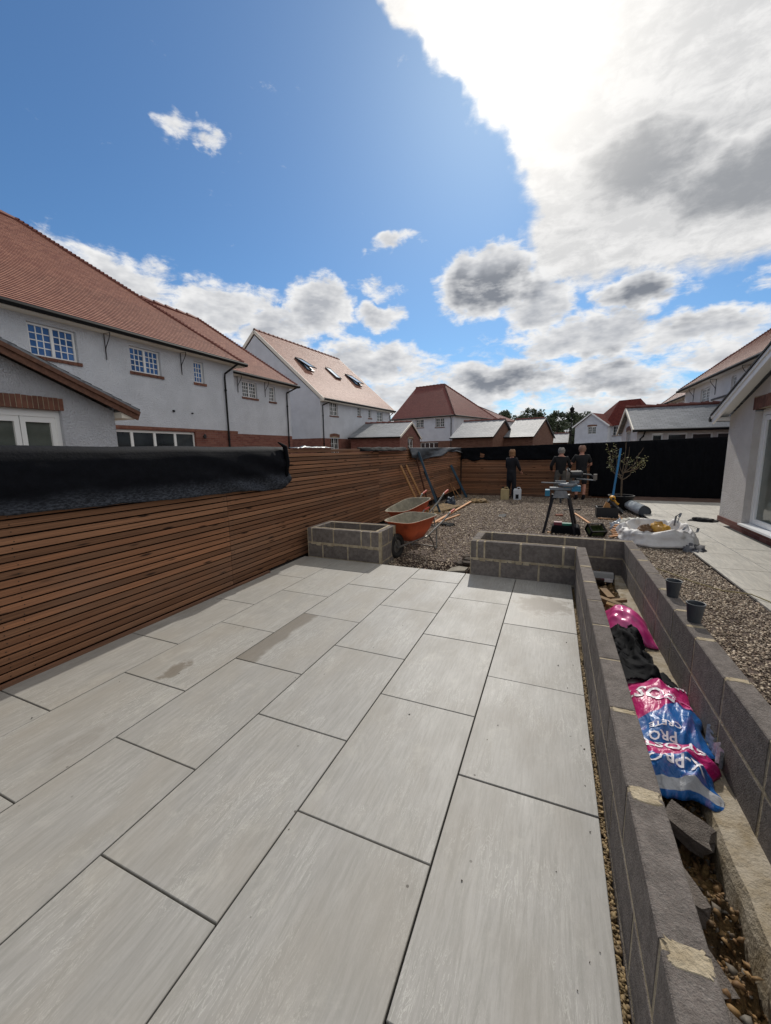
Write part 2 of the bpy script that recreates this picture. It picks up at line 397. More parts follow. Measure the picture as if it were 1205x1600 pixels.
# ------------------------------------------------------------------ grey porcelain patio
def slab_extra(N, vec, c, p, oi):
    # cloudy tone, long fine streaks along the slab, pale hairline veins and a few dark specks
    st = N.noise(N.vmath('MULTIPLY', vec, (26, 2.4, 1)), 2.2, 8, .68, .5)
    o = N.mix(N.sstep(st, .34, .70, 0, .85), c, lin('84827c'))
    vein = N.noise(N.vmath('MULTIPLY', vec, (19, 3.0, 1)), 1.5, 7, .68, 1.6)
    vm = N.noise(vec, 2.6, 3, .5)
    o = N.mix(N.math('MULTIPLY', N.math('MULTIPLY', N.sstep(N.math('ABSOLUTE', N.math('SUBTRACT', vein, .5)), .016, .003), N.sstep(vm, .42, .62)), .55), o, lin('c2c0b8'))
    cl = N.noise(N.vmath('MULTIPLY', vec, (2.2, 1.0, 1)), 1.6, 4, .5)
    o = N.mix(N.sstep(cl, .38, .72, 0, .5), o, lin('8e887e'))
    du = N.noise(N.vmath('MULTIPLY', vec, (1, .8, 1)), 5.5, 7, .72, .6)
    o = N.mix(N.sstep(du, .52, .72, 0, .26), o, lin('b4b0a6'))
    o = N.mix(N.sstep(du, .44, .28, 0, .18), o, lin('75716a'))
    sp = N.n('ShaderNodeTexVoronoi'); sp.inputs['Scale'].default_value = 6.5; N.put(sp.inputs['Vector'], vec); sp.inputs['Randomness'].default_value = 1
    o = N.mix(N.math('MULTIPLY', N.sstep(sp.outputs['Distance'], .045, .03), N.sstep(vm, .40, .55, 0, .8)), o, lin('3c362e'))
    N.put(p.inputs['Roughness'], N.sstep(cl, .2, .8, .50, .62))
    return o
M_SLAB = mat('grey_porcelain', '9b9893', .55, '918e89', 3.0, (3, .6, 1), rand=.035, bump=.06, bscale=30, bstretch=(3, 1, 1), spec=.35, extra=slab_extra)
def stained(name, fn):
    def ex(N, vec, c, p, oi):
        o = slab_extra(N, vec, c, p, oi)
        loc = N.n('ShaderNodeTexCoord').outputs['Object']
        k = fn(N, loc)
        N.put(p.inputs['Roughness'], N.mix(k, (.5, .5, .5, 1), (.3, .3, .3, 1)))
        return N.mix(k, o, lin('6d655a'))
    return mat(name, '9b9893', .55, '918e89', 3.0, (3, .6, 1), rand=.03, bump=.06, bscale=30, bstretch=(3, 1, 1), spec=.35, extra=ex)
def wet_edge(N, loc):
    s_ = N.n('ShaderNodeSeparateXYZ'); N.put(s_.inputs[0], loc)
    wob = N.math('MULTIPLY', N.math('SUBTRACT', N.noise(loc, 5, 4), .5), .16)
    x = N.math('ADD', s_.outputs[0], wob)
    return N.math('MULTIPLY', N.sstep(x, -.12, -.17), .66)
def wet_spot(cx, cy, rx, ry, amt=.75):
    def fn(N, loc):
        v = N.vmath('MULTIPLY', N.vmath('SUBTRACT', loc, (cx, cy, 0)), (1/rx, 1/ry, 0))
        dd = N.math('ADD', N.vmath('LENGTH', v), N.math('MULTIPLY', N.math('SUBTRACT', N.noise(loc, 9, 5, .7), .5), 2.2))
        return N.math('MULTIPLY', N.sstep(dd, 1.0, .55), amt)
    return fn
M_SLAB_EDGE = stained('porcelain_damp_edge', wet_edge)
M_SLAB_SPOT = stained('porcelain_damp_spot', wet_spot(.02, -.3, .07, .16))
M_SLAB_DIRT = stained('porcelain_dusty', wet_spot(.02, .12, .34, .30, .75))
M_SLAB_DIRT2 = stained('porcelain_marked', wet_spot(.16, -.1, .08, .2, .22))
patio = thing('patio', kind='structure', loc=(-1.5, 2, 0))
m_ = MB(); m_.box(-3.47, .236, -1.6, 4.79, -.3, -.022); m_.build('bedding', mat('dark_joint', '12100e', .95), patio)
SLABM = {}
def slab(x0, x1, y0, y1, z, parent, material=None, name='paving_slab', th=.022):
    key = (round(x1-x0, 3), round(y1-y0, 3), material)
    if key not in SLABM:
        b = MB(); hx, hy = (x1-x0)/2, (y1-y0)/2
        c = .0022
        b.add([(-hx, -hy, -th), (hx, -hy, -th), (hx, hy, -th), (-hx, hy, -th), (-hx, -hy, -c), (hx, -hy, -c), (hx, hy, -c), (-hx, hy, -c),
               (-hx+c, -hy+c, 0), (hx-c, -hy+c, 0), (hx-c, hy-c, 0), (-hx+c, hy-c, 0)],
              [(0, 1, 5, 4), (1, 2, 6, 5), (2, 3, 7, 6), (3, 0, 4, 7), (4, 5, 9, 8), (5, 6, 10, 9), (6, 7, 11, 10), (7, 4, 8, 11), (8, 9, 10, 11)])
        me = b.mesh('slab'); me.materials.append(material or M_SLAB); SLABM[key] = me
    o = inst(name, SLABM[key], parent, ((x0+x1)/2, (y0+y1)/2, z + RNG.uniform(-.0012, .0012)))
    o.rotation_euler = (RNG.uniform(-.0012, .0012), RNG.uniform(-.0012, .0012), 0)
    return o
JG = .0035
STRIPS = {1: 1.6736, 0: 1.2164, -1: .764, -2: 1.2114, -3: .7616, -4: 1.2043}
for s_, y0 in STRIPS.items():
    xa = -.3565 + (s_-1)*.605; xb = xa + .605
    ys = [y0 + k*.9015 for k in range(-4, 6)]; ys = [y for y in ys if -1.55 < y < 4.72]; ys = [-1.58] + ys + [4.79]
    for k in range(len(ys)-1):
        if ys[k+1]-ys[k] < .05: continue
        mt = None
        yc = (ys[k]+ys[k+1])/2
        if s_ == -2 and abs(yc-(1.2114+1.5*.9015)) < .1: mt = M_SLAB_EDGE
        if s_ == -3 and abs(yc-(.7616+1.5*.9015)) < .1: mt = M_SLAB_SPOT
        if s_ == 1 and abs(yc-(1.6736+2.5*.9015)) < .1: mt = M_SLAB_DIRT
        if s_ == -3 and abs(yc-(.7616+.5*.9015)) < .1: mt = M_SLAB_DIRT2
        slab(xa+JG, xb-JG, ys[k]+JG, ys[k+1]-JG, 0, patio, mt)

crP = []; crS = []
for k in range(34):
    x = .245-abs(random.gauss(0, .10)) if k < 16 else random.uniform(-3.2, .2); y = random.uniform(.9, 4.7); s_ = random.uniform(.002, .0055)
    crP.append((x, y, s_*.4)); crS.append(s_)
stones('patio_grit', np.array(crP), np.array(crS), stone_mat('grit', ['4c463e', '6c6458', '3a342c']), 'crumbs of grit scattered over the grey patio slabs', 'grit')
# the second patio beside the house
M_SLABB = mat('buff_porcelain', 'bcb6aa', .55, 'aea89c', 3.0, (3, .6, 1), rand=.04, bump=.1, bscale=12, bstretch=(8, 1, 1), extra=slab_extra)
patio2 = thing('house_patio', kind='structure', loc=(3, 8, -.12))
m_ = MB(); m_.box(2.11, 7.0, .2, 14.38, -.4, -.145); m_.build('bedding', MATS['dark_joint'], patio2)
for i in range(8):
    xa = 2.10 + i*.605; off = .45*(i % 2)
    for k in range(17):
        ya = .3 + k*.9 - off; yb = ya + .9
        ya = max(ya, .25); yb = min(yb, 14.4)
        if yb-ya < .05 or (xa > 3.3 and yb < 10.6): continue
        slab(xa+JG, xa+.605-JG, ya+JG, yb-JG, -.12, patio2, M_SLABB)

# ------------------------------------------------------------------ concrete block planters
def block_extra(N, vec, c, p, oi):
    v = N.n('ShaderNodeTexVoronoi'); v.inputs['Scale'].default_value = 95; N.put(v.inputs['Vector'], vec)
    o = N.mix(N.sstep(v.outputs['Distance'], .15, .75), c, N.mix(.6, c, (.9, .85, .84, 1), 'MULTIPLY'))
    o = N.mix(N.math('MULTIPLY', N.sstep(N.noise(vec, 150, 2), .62, .72), .5), o, lin('a39a94'))
    o = N.mix(N.math('MULTIPLY', N.sstep(N.noise(vec, 4.5, 5, .65), .64, .8), .22), o, lin('8f8268'))
    return o
M_BLOCK = mat('dense_concrete_block', '867f79', .95, '6e6863', 22, rand=.13, bump=.9, bscale=130, spec=.15, extra=block_extra)
M_MORTAR = mat('sandy_mortar', 'b8ab94', .95, '988a72', 14, bump=.8, bscale=60, spec=.1)
BLK = {}
def block(parent, x0, x1, y0, y1, z0, z1):
    key = (round(x1-x0, 2), round(y1-y0, 2), round(z1-z0, 3), random.randint(0, 5))
    if key not in BLK:
        b = MB(); hx, hy, hz = (x1-x0)/2, (y1-y0)/2, (z1-z0)/2; b.box(-hx, hx, -hy, hy, -hz, hz)
        me = b.mesh('block', bevel=.005); bm = bmesh.new(); bm.from_mesh(me)
        bmesh.ops.triangulate(bm, faces=bm.faces)
        for v in bm.verts: v.co += Vector((random.gauss(0, .0005), random.gauss(0, .0005), random.gauss(0, .0007)))
        bm.to_mesh(me); bm.free(); me.materials.append(M_BLOCK); BLK[key] = me
    return inst('concrete_block', BLK[key], parent, ((x0+x1)/2, (y0+y1)/2, (z0+z1)/2))
J = .0075
def block_run(parent, axis, fixed0, fixed1, joints, z0, z1):
    for a, b in zip(joints[:-1], joints[1:]):
        if b-a < .03: continue
        zt = z1 if z1 == ZT else z1-J
        if axis == 'X': block(parent, a+J, b-J, fixed0, fixed1, z0+J, zt)
        else: block(parent, fixed0, fixed1, a+J, b-J, z0+J, zt)
def patch_on_top(mb, x, y, z, rx, ry):
    """ragged smear of mortar, about rx by ry, lying on a block top"""
    n = 44; pts = []
    for i in range(n):
        th = 2*math.pi*(i+.5)/n; c, s_ = math.cos(th), math.sin(th); e = .35
        k = 1 + .30*fbm(x*7+c*1.3, y*7+s_*1.3) + .16*fbm(x*9+c*6, y*9+s_*6)
        kx, ky = (min(1, k), k) if rx > ry else (k, min(1, k))
        pts.append((x + rx*kx*math.copysign(abs(c)**e, c), y + ry*ky*math.copysign(abs(s_)**e, s_)))
    top = z + .0025
    mb.add([(px, py, z-.004) for px, py in pts] + [(x+(px-x)*.9, y+(py-y)*.85, top) for px, py in pts] + [(x, y, top+.0003)],
           [(i, (i+1) % n, n+(i+1) % n, n+i) for i in range(n)] + [(n+i, n+(i+1) % n, 2*n) for i in range(n)])
ZT = .425; ZM = .205
pl = thing('block_planter', 'small grey concrete block planter built against the slatted fence', 'planter', (-2.77, 5.16, -.1), 'concrete block planters')
m_ = MB(); e_ = .002
for (x0, x1, y0, y1) in ((-3.36, -2.18, 4.85, 4.95), (-3.36, -2.18, 5.38, 5.48), (-3.36, -3.26, 4.95, 5.38), (-2.28, -2.18, 4.95, 5.38)):
    m_.box(x0+e_, x1-e_, y0+e_, y1-e_, -.18, ZT-.004)
m_.build('mortar', M_MORTAR, pl)
block_run(pl, 'X', 4.85, 4.95, [-3.36, -3.28, -2.91, -2.46, -2.31, -2.18], ZM, ZT)
block_run(pl, 'X', 4.85, 4.95, [-3.36, -3.10, -2.68, -2.18], -.02, ZM)
block_run(pl, 'X', 4.85, 4.95, [-3.36, -2.9, -2.45, -2.18], -.2, -.02)
block_run(pl, 'X', 5.38, 5.48, [-3.36, -3.2, -2.74, -2.28, -2.18], ZM, ZT); block_run(pl, 'X', 5.38, 5.48, [-3.36, -2.92, -2.5, -2.18], -.02, ZM); block_run(pl, 'X', 5.38, 5.48, [-3.36, -2.8, -2.18], -.2, -.02)
for xa in (-3.36, -2.28):
    block_run(pl, 'Y', xa, xa+.1, [4.95, 5.19, 5.38], ZM, ZT); block_run(pl, 'Y', xa, xa+.1, [4.95, 5.30, 5.38], -.02, ZM); block_run(pl, 'Y', xa, xa+.1, [4.95, 5.2, 5.38], -.2, -.02)
m_ = MB()
for i in range(26):
    t = i/26; patch_on_top(m_, -3.3+1.08*t, 4.93 if i % 2 else 5.40, ZT-.001, .05, .012)
for i in range(10): patch_on_top(m_, -2.26, 4.95+.05*i, ZT-.001, .014, .04)
for i in range(12):   # squeezed-out mortar on the front bed joint
    x = -3.3 + i*.095; m_.box(x, x+.07+.03*random.random(), 4.845, 4.852, ZM-.018-.02*random.random(), ZM+.014)
m_.build('mortar_smear', M_MORTAR, pl, kind='stuff')
m_ = MB(); m_.grid(lambda u, v: (-3.26+.98*u, 4.95+.43*v, -.05+.02*fbm(u*5, v*5)), 10, 8)
m_.build('fill', mat('dark_fill', '4e463c', .95, '39322a', 20, bump=1, bscale=50), pl)

bed = thing('block_raised_bed', 'long L shaped raised bed of grey concrete blocks around the patio edge', 'planter', (.5, 3, -.2), 'concrete block planters')
XI0, XI1, XO0, XO1 = .275, .375, .815, .92
YF0, YF1, YB0, YB1 = 4.80, 4.90, 5.36, 5.46
ZL = -.02
def joints(a, b, ph, step=.45):
    out = [a]; k = math.floor((a-ph)/step)+1
    while ph + k*step < b-.02:
        if ph + k*step > a+.02: out.append(ph+k*step)
        k += 1
    return out + [b]
m_ = MB()
m_.box(-.915+e_, XI1-e_, YF0+e_, YF1-e_, -.25, ZT-.004); m_.box(-.915+e_, XO1-e_, YB0+e_, YB1-e_, -.25, ZT-.004)
m_.box(-.915+e_, -.815-e_, YF1-e_, YB0+e_, -.25, ZT-.004); m_.box(XI0+e_, XI1-e_, -1.5, YF0+e_, -.25, ZT-.004); m_.box(XO0+e_, XO1-e_, -1.5, YB0+e_, -.25, ZT-.004)
m_.build('mortar', M_MORTAR, bed)
# front wall beside the patio
block_run(bed, 'X', YF0, YF1, [-.915, -.83, -.74, -.32, .148, XI0], ZM, ZT); block_run(bed, 'X', YF0, YF1, [-.915, -.55, -.107, XI1], ZL, ZM)
block_run(bed, 'X', YF0, YF1, joints(-.915, XI1, -.74), -.24, ZL)
# back wall
for z0, z1, ph in ((ZM, ZT, -.73), (ZL, ZM, -.5), (-.24, ZL, -.73)): block_run(bed, 'X', YB0, YB1, joints(-.915, XO1, ph), z0, z1)
for z0, z1, ph in ((ZM, ZT, 5.1), (ZL, ZM, 5.2), (-.24, ZL, 5.1)): block_run(bed, 'Y', -.915, -.815, joints(YF1, YB0, ph), z0, z1)
# the two long walls
for z0, z1, ph in ((ZM, ZT, 1.82), (ZL, ZM, 1.6), (-.24, ZL, 1.82)):
    block_run(bed, 'Y', XI0, XI1, joints(-1.5, YF1 if z0 == ZM else YF0, ph), z0, z1)
    block_run(bed, 'Y', XO0, XO1, joints(-1.5, YB0, ph+.45*1.0 if z0 != ZL else ph+.67), z0, z1)
m_ = MB()
for y in (1.37, .92, .47, 1.82, 4.1, 3.62):
    big = 1.9 if y in (1.37, .92) else 1.0
    patch_on_top(m_, (XI0+XI1)/2, y-.01, ZT-.0005, .049, .016*big)
for y in (2.27, 2.72, 2.9, 3.17, 3.62, 4.5, 4.95): patch_on_top(m_, (XO0+XO1)/2, y, ZT-.0005, .05, .014+.014*random.random())
for i in range(24): patch_on_top(m_, -.88+i*.05, YF1-.01, ZT-.001, .03, .01)
for i in range(34): patch_on_top(m_, -.88+i*.053, YB0+.012, ZT-.001, .03, .012)
for i in range(14):
    x = -.88+i*.085; m_.box(x, x+.07, 4.794, 4.802, ZM-.014-.016*random.random(), ZM+.012)
m_.build('mortar_smear', M_MORTAR, bed, kind='stuff')
# concrete footing that steps out under the outer wall
m_ = MB()
def foot(u, v):
    y = 5.36 - 6.5*u; i = int(round(v*6)); x = [.816, .77, .73, .70, .688, .684, .68][i] + (.010*fbm(y*4, v*2, 0, 2) if i > 2 else 0)
    z = [-.004, -.006, -.01, -.016, -.06, -.15, -.3][i] + .007*fbm(y*5, v*4, 0, 2) + .003*fbm(y*22, v*12)
    return (x, y, z)
m_.grid(foot, 260, 6)
m_.build('footing', mat('rough_concrete_footing', 'a89e8e', .95, '8a7c64', 9, bump=.6, bdist=.02, bscale=60, contrast=(.35, .75), spec=.1), bed)
# soil in the bed
def soil_z(x, y):
    d = .17*(1-sm(1.5, 2.5, y)) + .02
    return -d + .07*fbm(x*6, y*6, 1) + .06*abs(fbm(x*15, y*15, 5))
M_SOIL = mat('sandy_subsoil', '8a7046', .95, '55432a', 9, bump=1.0, bscale=45, contrast=(.3, .62))
m_ = MB(); m_.grid(lambda u, v: (.374+.315*u, -1.5+6.88*v, soil_z(.374+.315*u, -1.5+6.88*v)), 26, 330)
m_.grid(lambda u, v: (-.816+1.19*u, 4.899+.462*v, -.02+.03*fbm(u*8, v*6)), 20, 12)
m_.build('bed_soil', M_SOIL, kind='structure')
# ------------------------------------------------------------------ slatted cedar fences
def slat_extra(N, vec, c, p, oi):
    v = N.n('ShaderNodeTexVoronoi'); v.inputs['Scale'].default_value = 1.0
    N.put(v.inputs['Vector'], N.vmath('MULTIPLY', vec, (2.4, 2.4, 14)))
    k = N.sstep(v.outputs['Distance'], .21, .07, 0, .9)
    o = N.mix(k, c, lin('1e100a'))
    hue = N.math('FRACT', N.math('MULTIPLY', oi.outputs['Random'], 7.31))
    o = N.mix(N.sstep(hue, .1, .9, 0, .55), o, N.mix(1.0, o, (1.05, .92, .84, 1), 'MULTIPLY'))
    return N.mix(N.sstep(N.noise(vec, .9, 3), .45, .75, 0, .5), o, N.mix(.5, o, lin('6e6258')))
M_SLAT = mat('cedar_slat', '936a4e', .72, '70503c', 3.0, (.5, .5, 55), detail=5, rand=.36, bump=.15, bscale=12, bstretch=(.5, .5, 40), spec=.25, extra=slat_extra)
M_POST = mat('dark_fence_post', '33241b', .9)
SLAT = {}
def slat_mesh(length, axis):
    key = (round(length, 2), axis)
    if key not in SLAT:
        b = MB(); h = length/2
        b.box(-.009, .009, -h, h, -.0238, .0238) if axis == 'Y' else b.box(-h, h, -.009, .009, -.0238, .0238)
        me = b.mesh('slat', bevel=.0025); me.materials.append(M_SLAT); SLAT[key] = me
    return SLAT[key]
FX = -3.5
fence = thing('slatted_fence', 'long brown horizontal slatted timber fence along the left side of patio', 'fence', (FX, 7.5, -.1), 'slatted timber fences')
RUNS = [(-1.6, 3.47), (3.47, 7.85), (7.85, 12.1), (12.1, 15.98)]
for (a, b) in RUNS:
    for k in range(27):
        o = inst('slat', slat_mesh(b-a-.004, 'Y'), fence, (FX-.009+random.gauss(0, .001), (a+b)/2, -.03+.06*k+.03+random.gauss(0, .0005)))
        o.rotation_euler = (random.gauss(0, .00015), 0, 0)
for y in (-.4, 1.4, 3.47, 5.66, 7.85, 9.95, 12.1, 14.1, 15.9):
    m_ = MB(); m_.box(FX-.12, FX-.022, y-.05, y+.05, -.4, 1.55); m_.build('post', M_POST, fence)
m_ = MB(); m_.box(FX-.14, FX-.125, -1.6, 15.98, -.35, 1.5); m_.build('backing_board', mat('fence_backing', '1b1410', .95), fence)
m_ = MB(); m_.bar((-3.35, -1.6, .012), (-3.352, 3.95, .012), .038, .022); m_.build('kick_rail', mat('cedar_rail', '7a5640', .7, '5c4030', 4, (9, .6, 9)), fence)
m_ = MB()
for y in (1.33, 1.46, 3.41, 3.53, 5.66, 7.79, 7.91):
    for k in range(27): m_.lathe([(.0001, .003), (.004, .002), (.004, 0)], (FX+.001, y+random.gauss(0, .006), .06*k+random.gauss(0, .006)), 6, 'X')
m_.build('nail_heads', mat('rusty_nail', '1c1512', .6), fence, kind='stuff')
m_ = MB(); m_.box(FX-.06, FX+.05, 15.97, 16.06, -.4, 1.56); m_.build('corner_post', M_POST, fence)
YFAR = 16.0
fence2 = thing('slatted_fence', 'brown slatted timber fence across the end of the garden, upper half covered in black sheet', 'fence', (-1, YFAR, -.3), 'slatted timber fences')
for (a, b) in ((-3.46, -1.35), (-1.35, .75), (.75, 1.9)):
    for k in range(31):
        inst('slat', slat_mesh(b-a-.004, 'X'), fence2, ((a+b)/2, YFAR+.009+random.gauss(0, .002), -.24+.06*k+random.gauss(0, .0015)))
for x in (-3.4, -1.35, .75, 1.85):
    m_ = MB(); m_.box(x-.05, x+.05, YFAR+.022, YFAR+.12, -.45, 1.6); m_.build('post', M_POST, fence2)
m_ = MB(); m_.box(-3.46, 1.9, YFAR+.125, YFAR+.14, -.4, 1.55); m_.build('backing_board', MATS['fence_backing'], fence2)
m_ = MB(); m_.bar((-3.3, YFAR-.12, -.27), (1.3, YFAR-.14, -.25), .06, .12); m_.build('gravel_board', mat('old_gravel_board', '6a5140', .9, '4c382b', 4), fence2)

# ------------------------------------------------------------------ black landscape fabric
M_FABRIC = mat('black_ground_fabric', '05060a', .8, '0a0c11', 14, bump=.15, bscale=45, spec=.12)
def dust_extra(N, vec, c, p, oi):
    s_ = N.n('ShaderNodeSeparateXYZ'); N.put(s_.inputs[0], N.n('ShaderNodeTexCoord').outputs['Object'])
    zz = N.math('MULTIPLY_ADD', N.math('SUBTRACT', N.noise(vec, 3, 4), .5), .16, s_.outputs[2])
    k = N.math('MULTIPLY', N.sstep(zz, 1.30, 1.14), N.sstep(N.noise(N.vmath('MULTIPLY', vec, (1, 1, 3)), 26, 4, .7), .40, .62, .25, 1.0))
    return N.mix(k, c, lin('464a52'))
M_FABRICD = mat('dusty_black_fabric', '06080e', .75, '0c0e15', 14, bump=.25, bscale=50, spec=.12, extra=dust_extra)
def cloth(name, fn, nu, nv, label, th=.006, material=None, group='black fabric sheets on the fences', cat='fabric sheet'):
    b = MB(); b.grid(fn, nu, nv)
    o = b.build(name, material or M_FABRIC, smooth=True, fix=False, label=label, cat=cat, group=group)
    md = o.modifiers.new('thickness', 'SOLIDIFY'); md.thickness = th; md.offset = 0
    return o
def drape_left(u, v):
    y = -1.7 + 6.27*u
    low = 1.118 + .03*math.sin(y*1.1+.5) + .012*fbm(y*2, 3) - .05*sm(3.6, 4.3, y) + .10*sm(4.42, 4.57, y)**2
    top = 1.615 + .004*math.sin(y*5)
    z = top + (low-top)*v
    out = .022 + .03*min(1, v*5) + .02*v + .03*v*fbm(y*.9, v*1.2, 2) + .008*fbm(y*3, v*3, 7)*v
    # diagonal pulls running down from the end
    out += .03*sm(2.2, 4.4, y)*v*math.sin((y*1.0 + (1-v)*1.9)*7.0)
    if y > 4.15: out += .016*sm(4.15, 4.57, y)*math.sin(y*30+v*3)
    if v < .06: return (FX - .09 + (v/.06)*(.09+.02), y, top + .003)
    return (FX + out, y, z)
cloth('fabric_sheet', drape_left, 150, 26, 'wide black fabric sheet draped over the near left fence', material=M_FABRICD)
def drape_mid(u, v):
    y = 9.75 + 6.2*u
    dip = .24 + .10*math.sin(u*math.pi*1.9+.3) + .04*fbm(u*5, 1, 0, 2)
    z = 1.612 - v*dip
    out = .02 + .05*v + .035*v*math.sin(u*11 + v*2.6) + .012*fbm(u*8, v*2, 0, 2)
    return (FX + out, y, z + .012*math.sin(u*23)*v)
cloth('fabric_sheet', drape_mid, 90, 12, 'sagging black fabric sheet hung over the far end of the left fence', material=mat('sheeny_fabric', '16181c', .5, '24272c', 6, spec=.45))
def drape_strip(u, v):
    y = 6.9 + 2.75*u
    w = .14*math.sin(u*math.pi)**.6
    x = FX - .05 + v*(w+.03); z = 1.603 + .014*fbm(u*7, v*2) + .035*math.sin(v*math.pi)*abs(fbm(u*5, 2)) - max(0, v-.6)*.16
    return (x, y, z)
cloth('fabric_sheet', drape_strip, 60, 8, 'narrow crumpled black fabric strip lying along the left fence top')
def wisp(u, v):
    y = 4.75+1.15*u
    return (FX-.07+.1*v, y, 1.606+.035*math.sin(v*math.pi)*(.4+abs(fbm(u*6, 4)))*math.sin(u*math.pi)+.01*fbm(u*15, v*4))
cloth('plastic_sheet', wisp, 26, 6, 'crumpled clear plastic strip lying on top of left fence', .003, mat('clear_plastic', '6c7074', .35, '4a4e52', 8, spec=.5), None, 'plastic sheet')
def top_far(x): return 1.60 + .022*(x+3.5)
def drape_far(u, v):
    x = -3.5 + 4.75*u
    top = top_far(x) + .01*fbm(x*2, 1); low = 1.115+.01*fbm(x*2, 8)
    z = top + (low-top)*v
    return (x, YFAR - .03 - .035*fbm(x*1.7, v*1.2, 3) - .05*sm(.35, 0, u)*v*math.sin(u*60), z + .05*sm(.3, .05, u)*math.sin(u*40)*v)
cloth('fabric_sheet', drape_far, 90, 14, 'black fabric sheet covering the top of the end fence behind the workers')
def drape_right(u, v):
    x = 1.2 + 4.3*u
    top = top_far(x)+.03*sm(1.2, 5, x); z = top + (-.21-top)*v
    return (x, YFAR - .05 - .05*fbm(x*1.2, v*1.1, 5) - .012*math.sin(x*26 + 2*fbm(x, v*2)), z)
cloth('fabric_sheet', drape_right, 90, 22, 'full height black fabric sheet hiding the end fence behind the potted tree')
m_ = MB()
for p in ((FX+.03, 4.5, 1.60),):
    m_.tube([(p[0], p[1]-.08, p[2]+.08), (p[0]+.02, p[1]-.03, p[2]+.05), (p[0]+.03, p[1]+.03, p[2]+.02), (p[0]+.04, p[1]+.06, p[2]-.2), (p[0]+.03, p[1]+.02, p[2]-.42)], [.008, .02, .035, .03, .02], 8)
m_.build('fabric_roll_end', M_FABRIC, smooth=True, label='bunched up black fabric end knotted on the left fence top', cat='fabric')

# ------------------------------------------------------------------ houses
def frame(ox, oy, ax, ay):
    """local frame: u along the front wall, v into the house, z up"""
    bx, by = -ay, ax
    def T(u, v, z): return (ox + u*ax + v*bx, oy + u*ay + v*by, z)
    return T
def frame2(ox, oy, ax, ay, bx, by):
    def T(u, v, z): return (ox + u*ax + v*bx, oy + u*ay + v*by, z)
    return T
def wall_grid(mb, T, u0, u1, z0, z1, holes, depth=.13, v0=0.0):
    us = sorted({u0, u1} | {h[0] for h in holes} | {h[1] for h in holes}); zs = sorted({z0, z1} | {h[2] for h in holes} | {h[3] for h in holes})
    us = [u for u in us if u0-1e-6 <= u <= u1+1e-6]; zs = [z for z in zs if z0-1e-6 <= z <= z1+1e-6]
    for a, b in zip(us[:-1], us[1:]):
        for c, d in zip(zs[:-1], zs[1:]):
            mu, mz = (a+b)/2, (c+d)/2
            if any(h[0] < mu < h[1] and h[2] < mz < h[3] for h in holes): continue
            mb.quad(T(a, v0, c), T(b, v0, c), T(b, v0, d), T(a, v0, d), [(a, c), (b, c), (b, d), (a, d)])
    for (a, b, c, d) in holes:
        c2_, d2_ = max(c, z0), min(d, z1)
        if c2_ >= d2_: continue
        for (p, q) in (((a, c2_), (a, d2_)), ((b, c2_), (b, d2_)), ((a, d2_), (b, d2_)), ((a, c2_), (b, c2_))):
            if p[1] == q[1] and not (abs(p[1]-c) < 1e-6 or abs(p[1]-d) < 1e-6): continue
            mb.quad(T(p[0], v0, p[1]), T(q[0], v0, q[1]), T(q[0], v0+depth, q[1]), T(p[0], v0+depth, p[1]), [(0, 0), (1, 0), (1, .1), (0, .1)])
def window(root, T, u0, u1, z0, z1, cas=2, lat=(3, 4), glass=None, v=.07, fw=.045, sill=True, single=False, name='window'):
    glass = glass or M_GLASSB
    m = MB(); d = .05
    m.fbox(T, u0, u0+fw, v, v+d, z0, z1); m.fbox(T, u1-fw, u1, v, v+d, z0, z1)
    m.fbox(T, u0+fw, u1-fw, v, v+d, z0, z0+fw); m.fbox(T, u0+fw, u1-fw, v, v+d, z1-fw, z1)
    cw = (u1-u0)/cas
    for k in range(1, cas): m.fbox(T, u0+cw*k-fw*.7, u0+cw*k+fw*.7, v-.004, v+d, z0+fw, z1-fw)
    f = m.build(name, M_UPVC, root)
    bars = MB()
    for k in range(cas):
        a = u0+cw*k+fw*(1 if k == 0 else .7)+.004; b = u0+cw*(k+1)-fw*(1 if k == cas-1 else .7)-.004; c = z0+fw+.004; e = z1-fw-.004
        nx, nz = lat
        if single or nx*nz == 1:
            q = MB(); q.quad(T(a, v+.03, c), T(b, v+.03, c), T(b, v+.03, e), T(a, v+.03, e)); q.build('pane', glass, f)
        else:
            for i in range(nx):
                for j in range(nz):
                    q = MB(); ua, ub = a+(b-a)*i/nx, a+(b-a)*(i+1)/nx; za, zb = c+(e-c)*j/nz, c+(e-c)*(j+1)/nz
                    ti = random.gauss(0, .004); tj = random.gauss(0, .004)
                    q.quad(T(ua, v+.03+ti, za), T(ub, v+.03-ti, za+0), T(ub, v+.03-ti+tj, zb), T(ua, v+.03+ti+tj, zb)); q.build('pane', glass, f)
        for i in range(1, nx): uu = a+(b-a)*i/nx; bars.fbox(T, uu-.011, uu+.011, v+.012, v+.03, c, e)
        for j in range(1, nz): zz = c+(e-c)*j/nz; bars.fbox(T, a, b, v+.014, v+.03, zz-.011, zz+.011)
    if bars.f: bars.build('glazing_bars', M_UPVC, f)
    if sill:
        m = MB(); n = max(2, int((u1-u0+.14)/.11))
        for k in range(n):
            ua = u0-.07+(u1-u0+.14)*k/n; m.fbox(T, ua+.004, ua+(u1-u0+.14)/n-.004, -.035, v, z0-.085+random.gauss(0, .002), z0-.004)
        m.build('brick_sill', M_VBRICK, f)
    return f
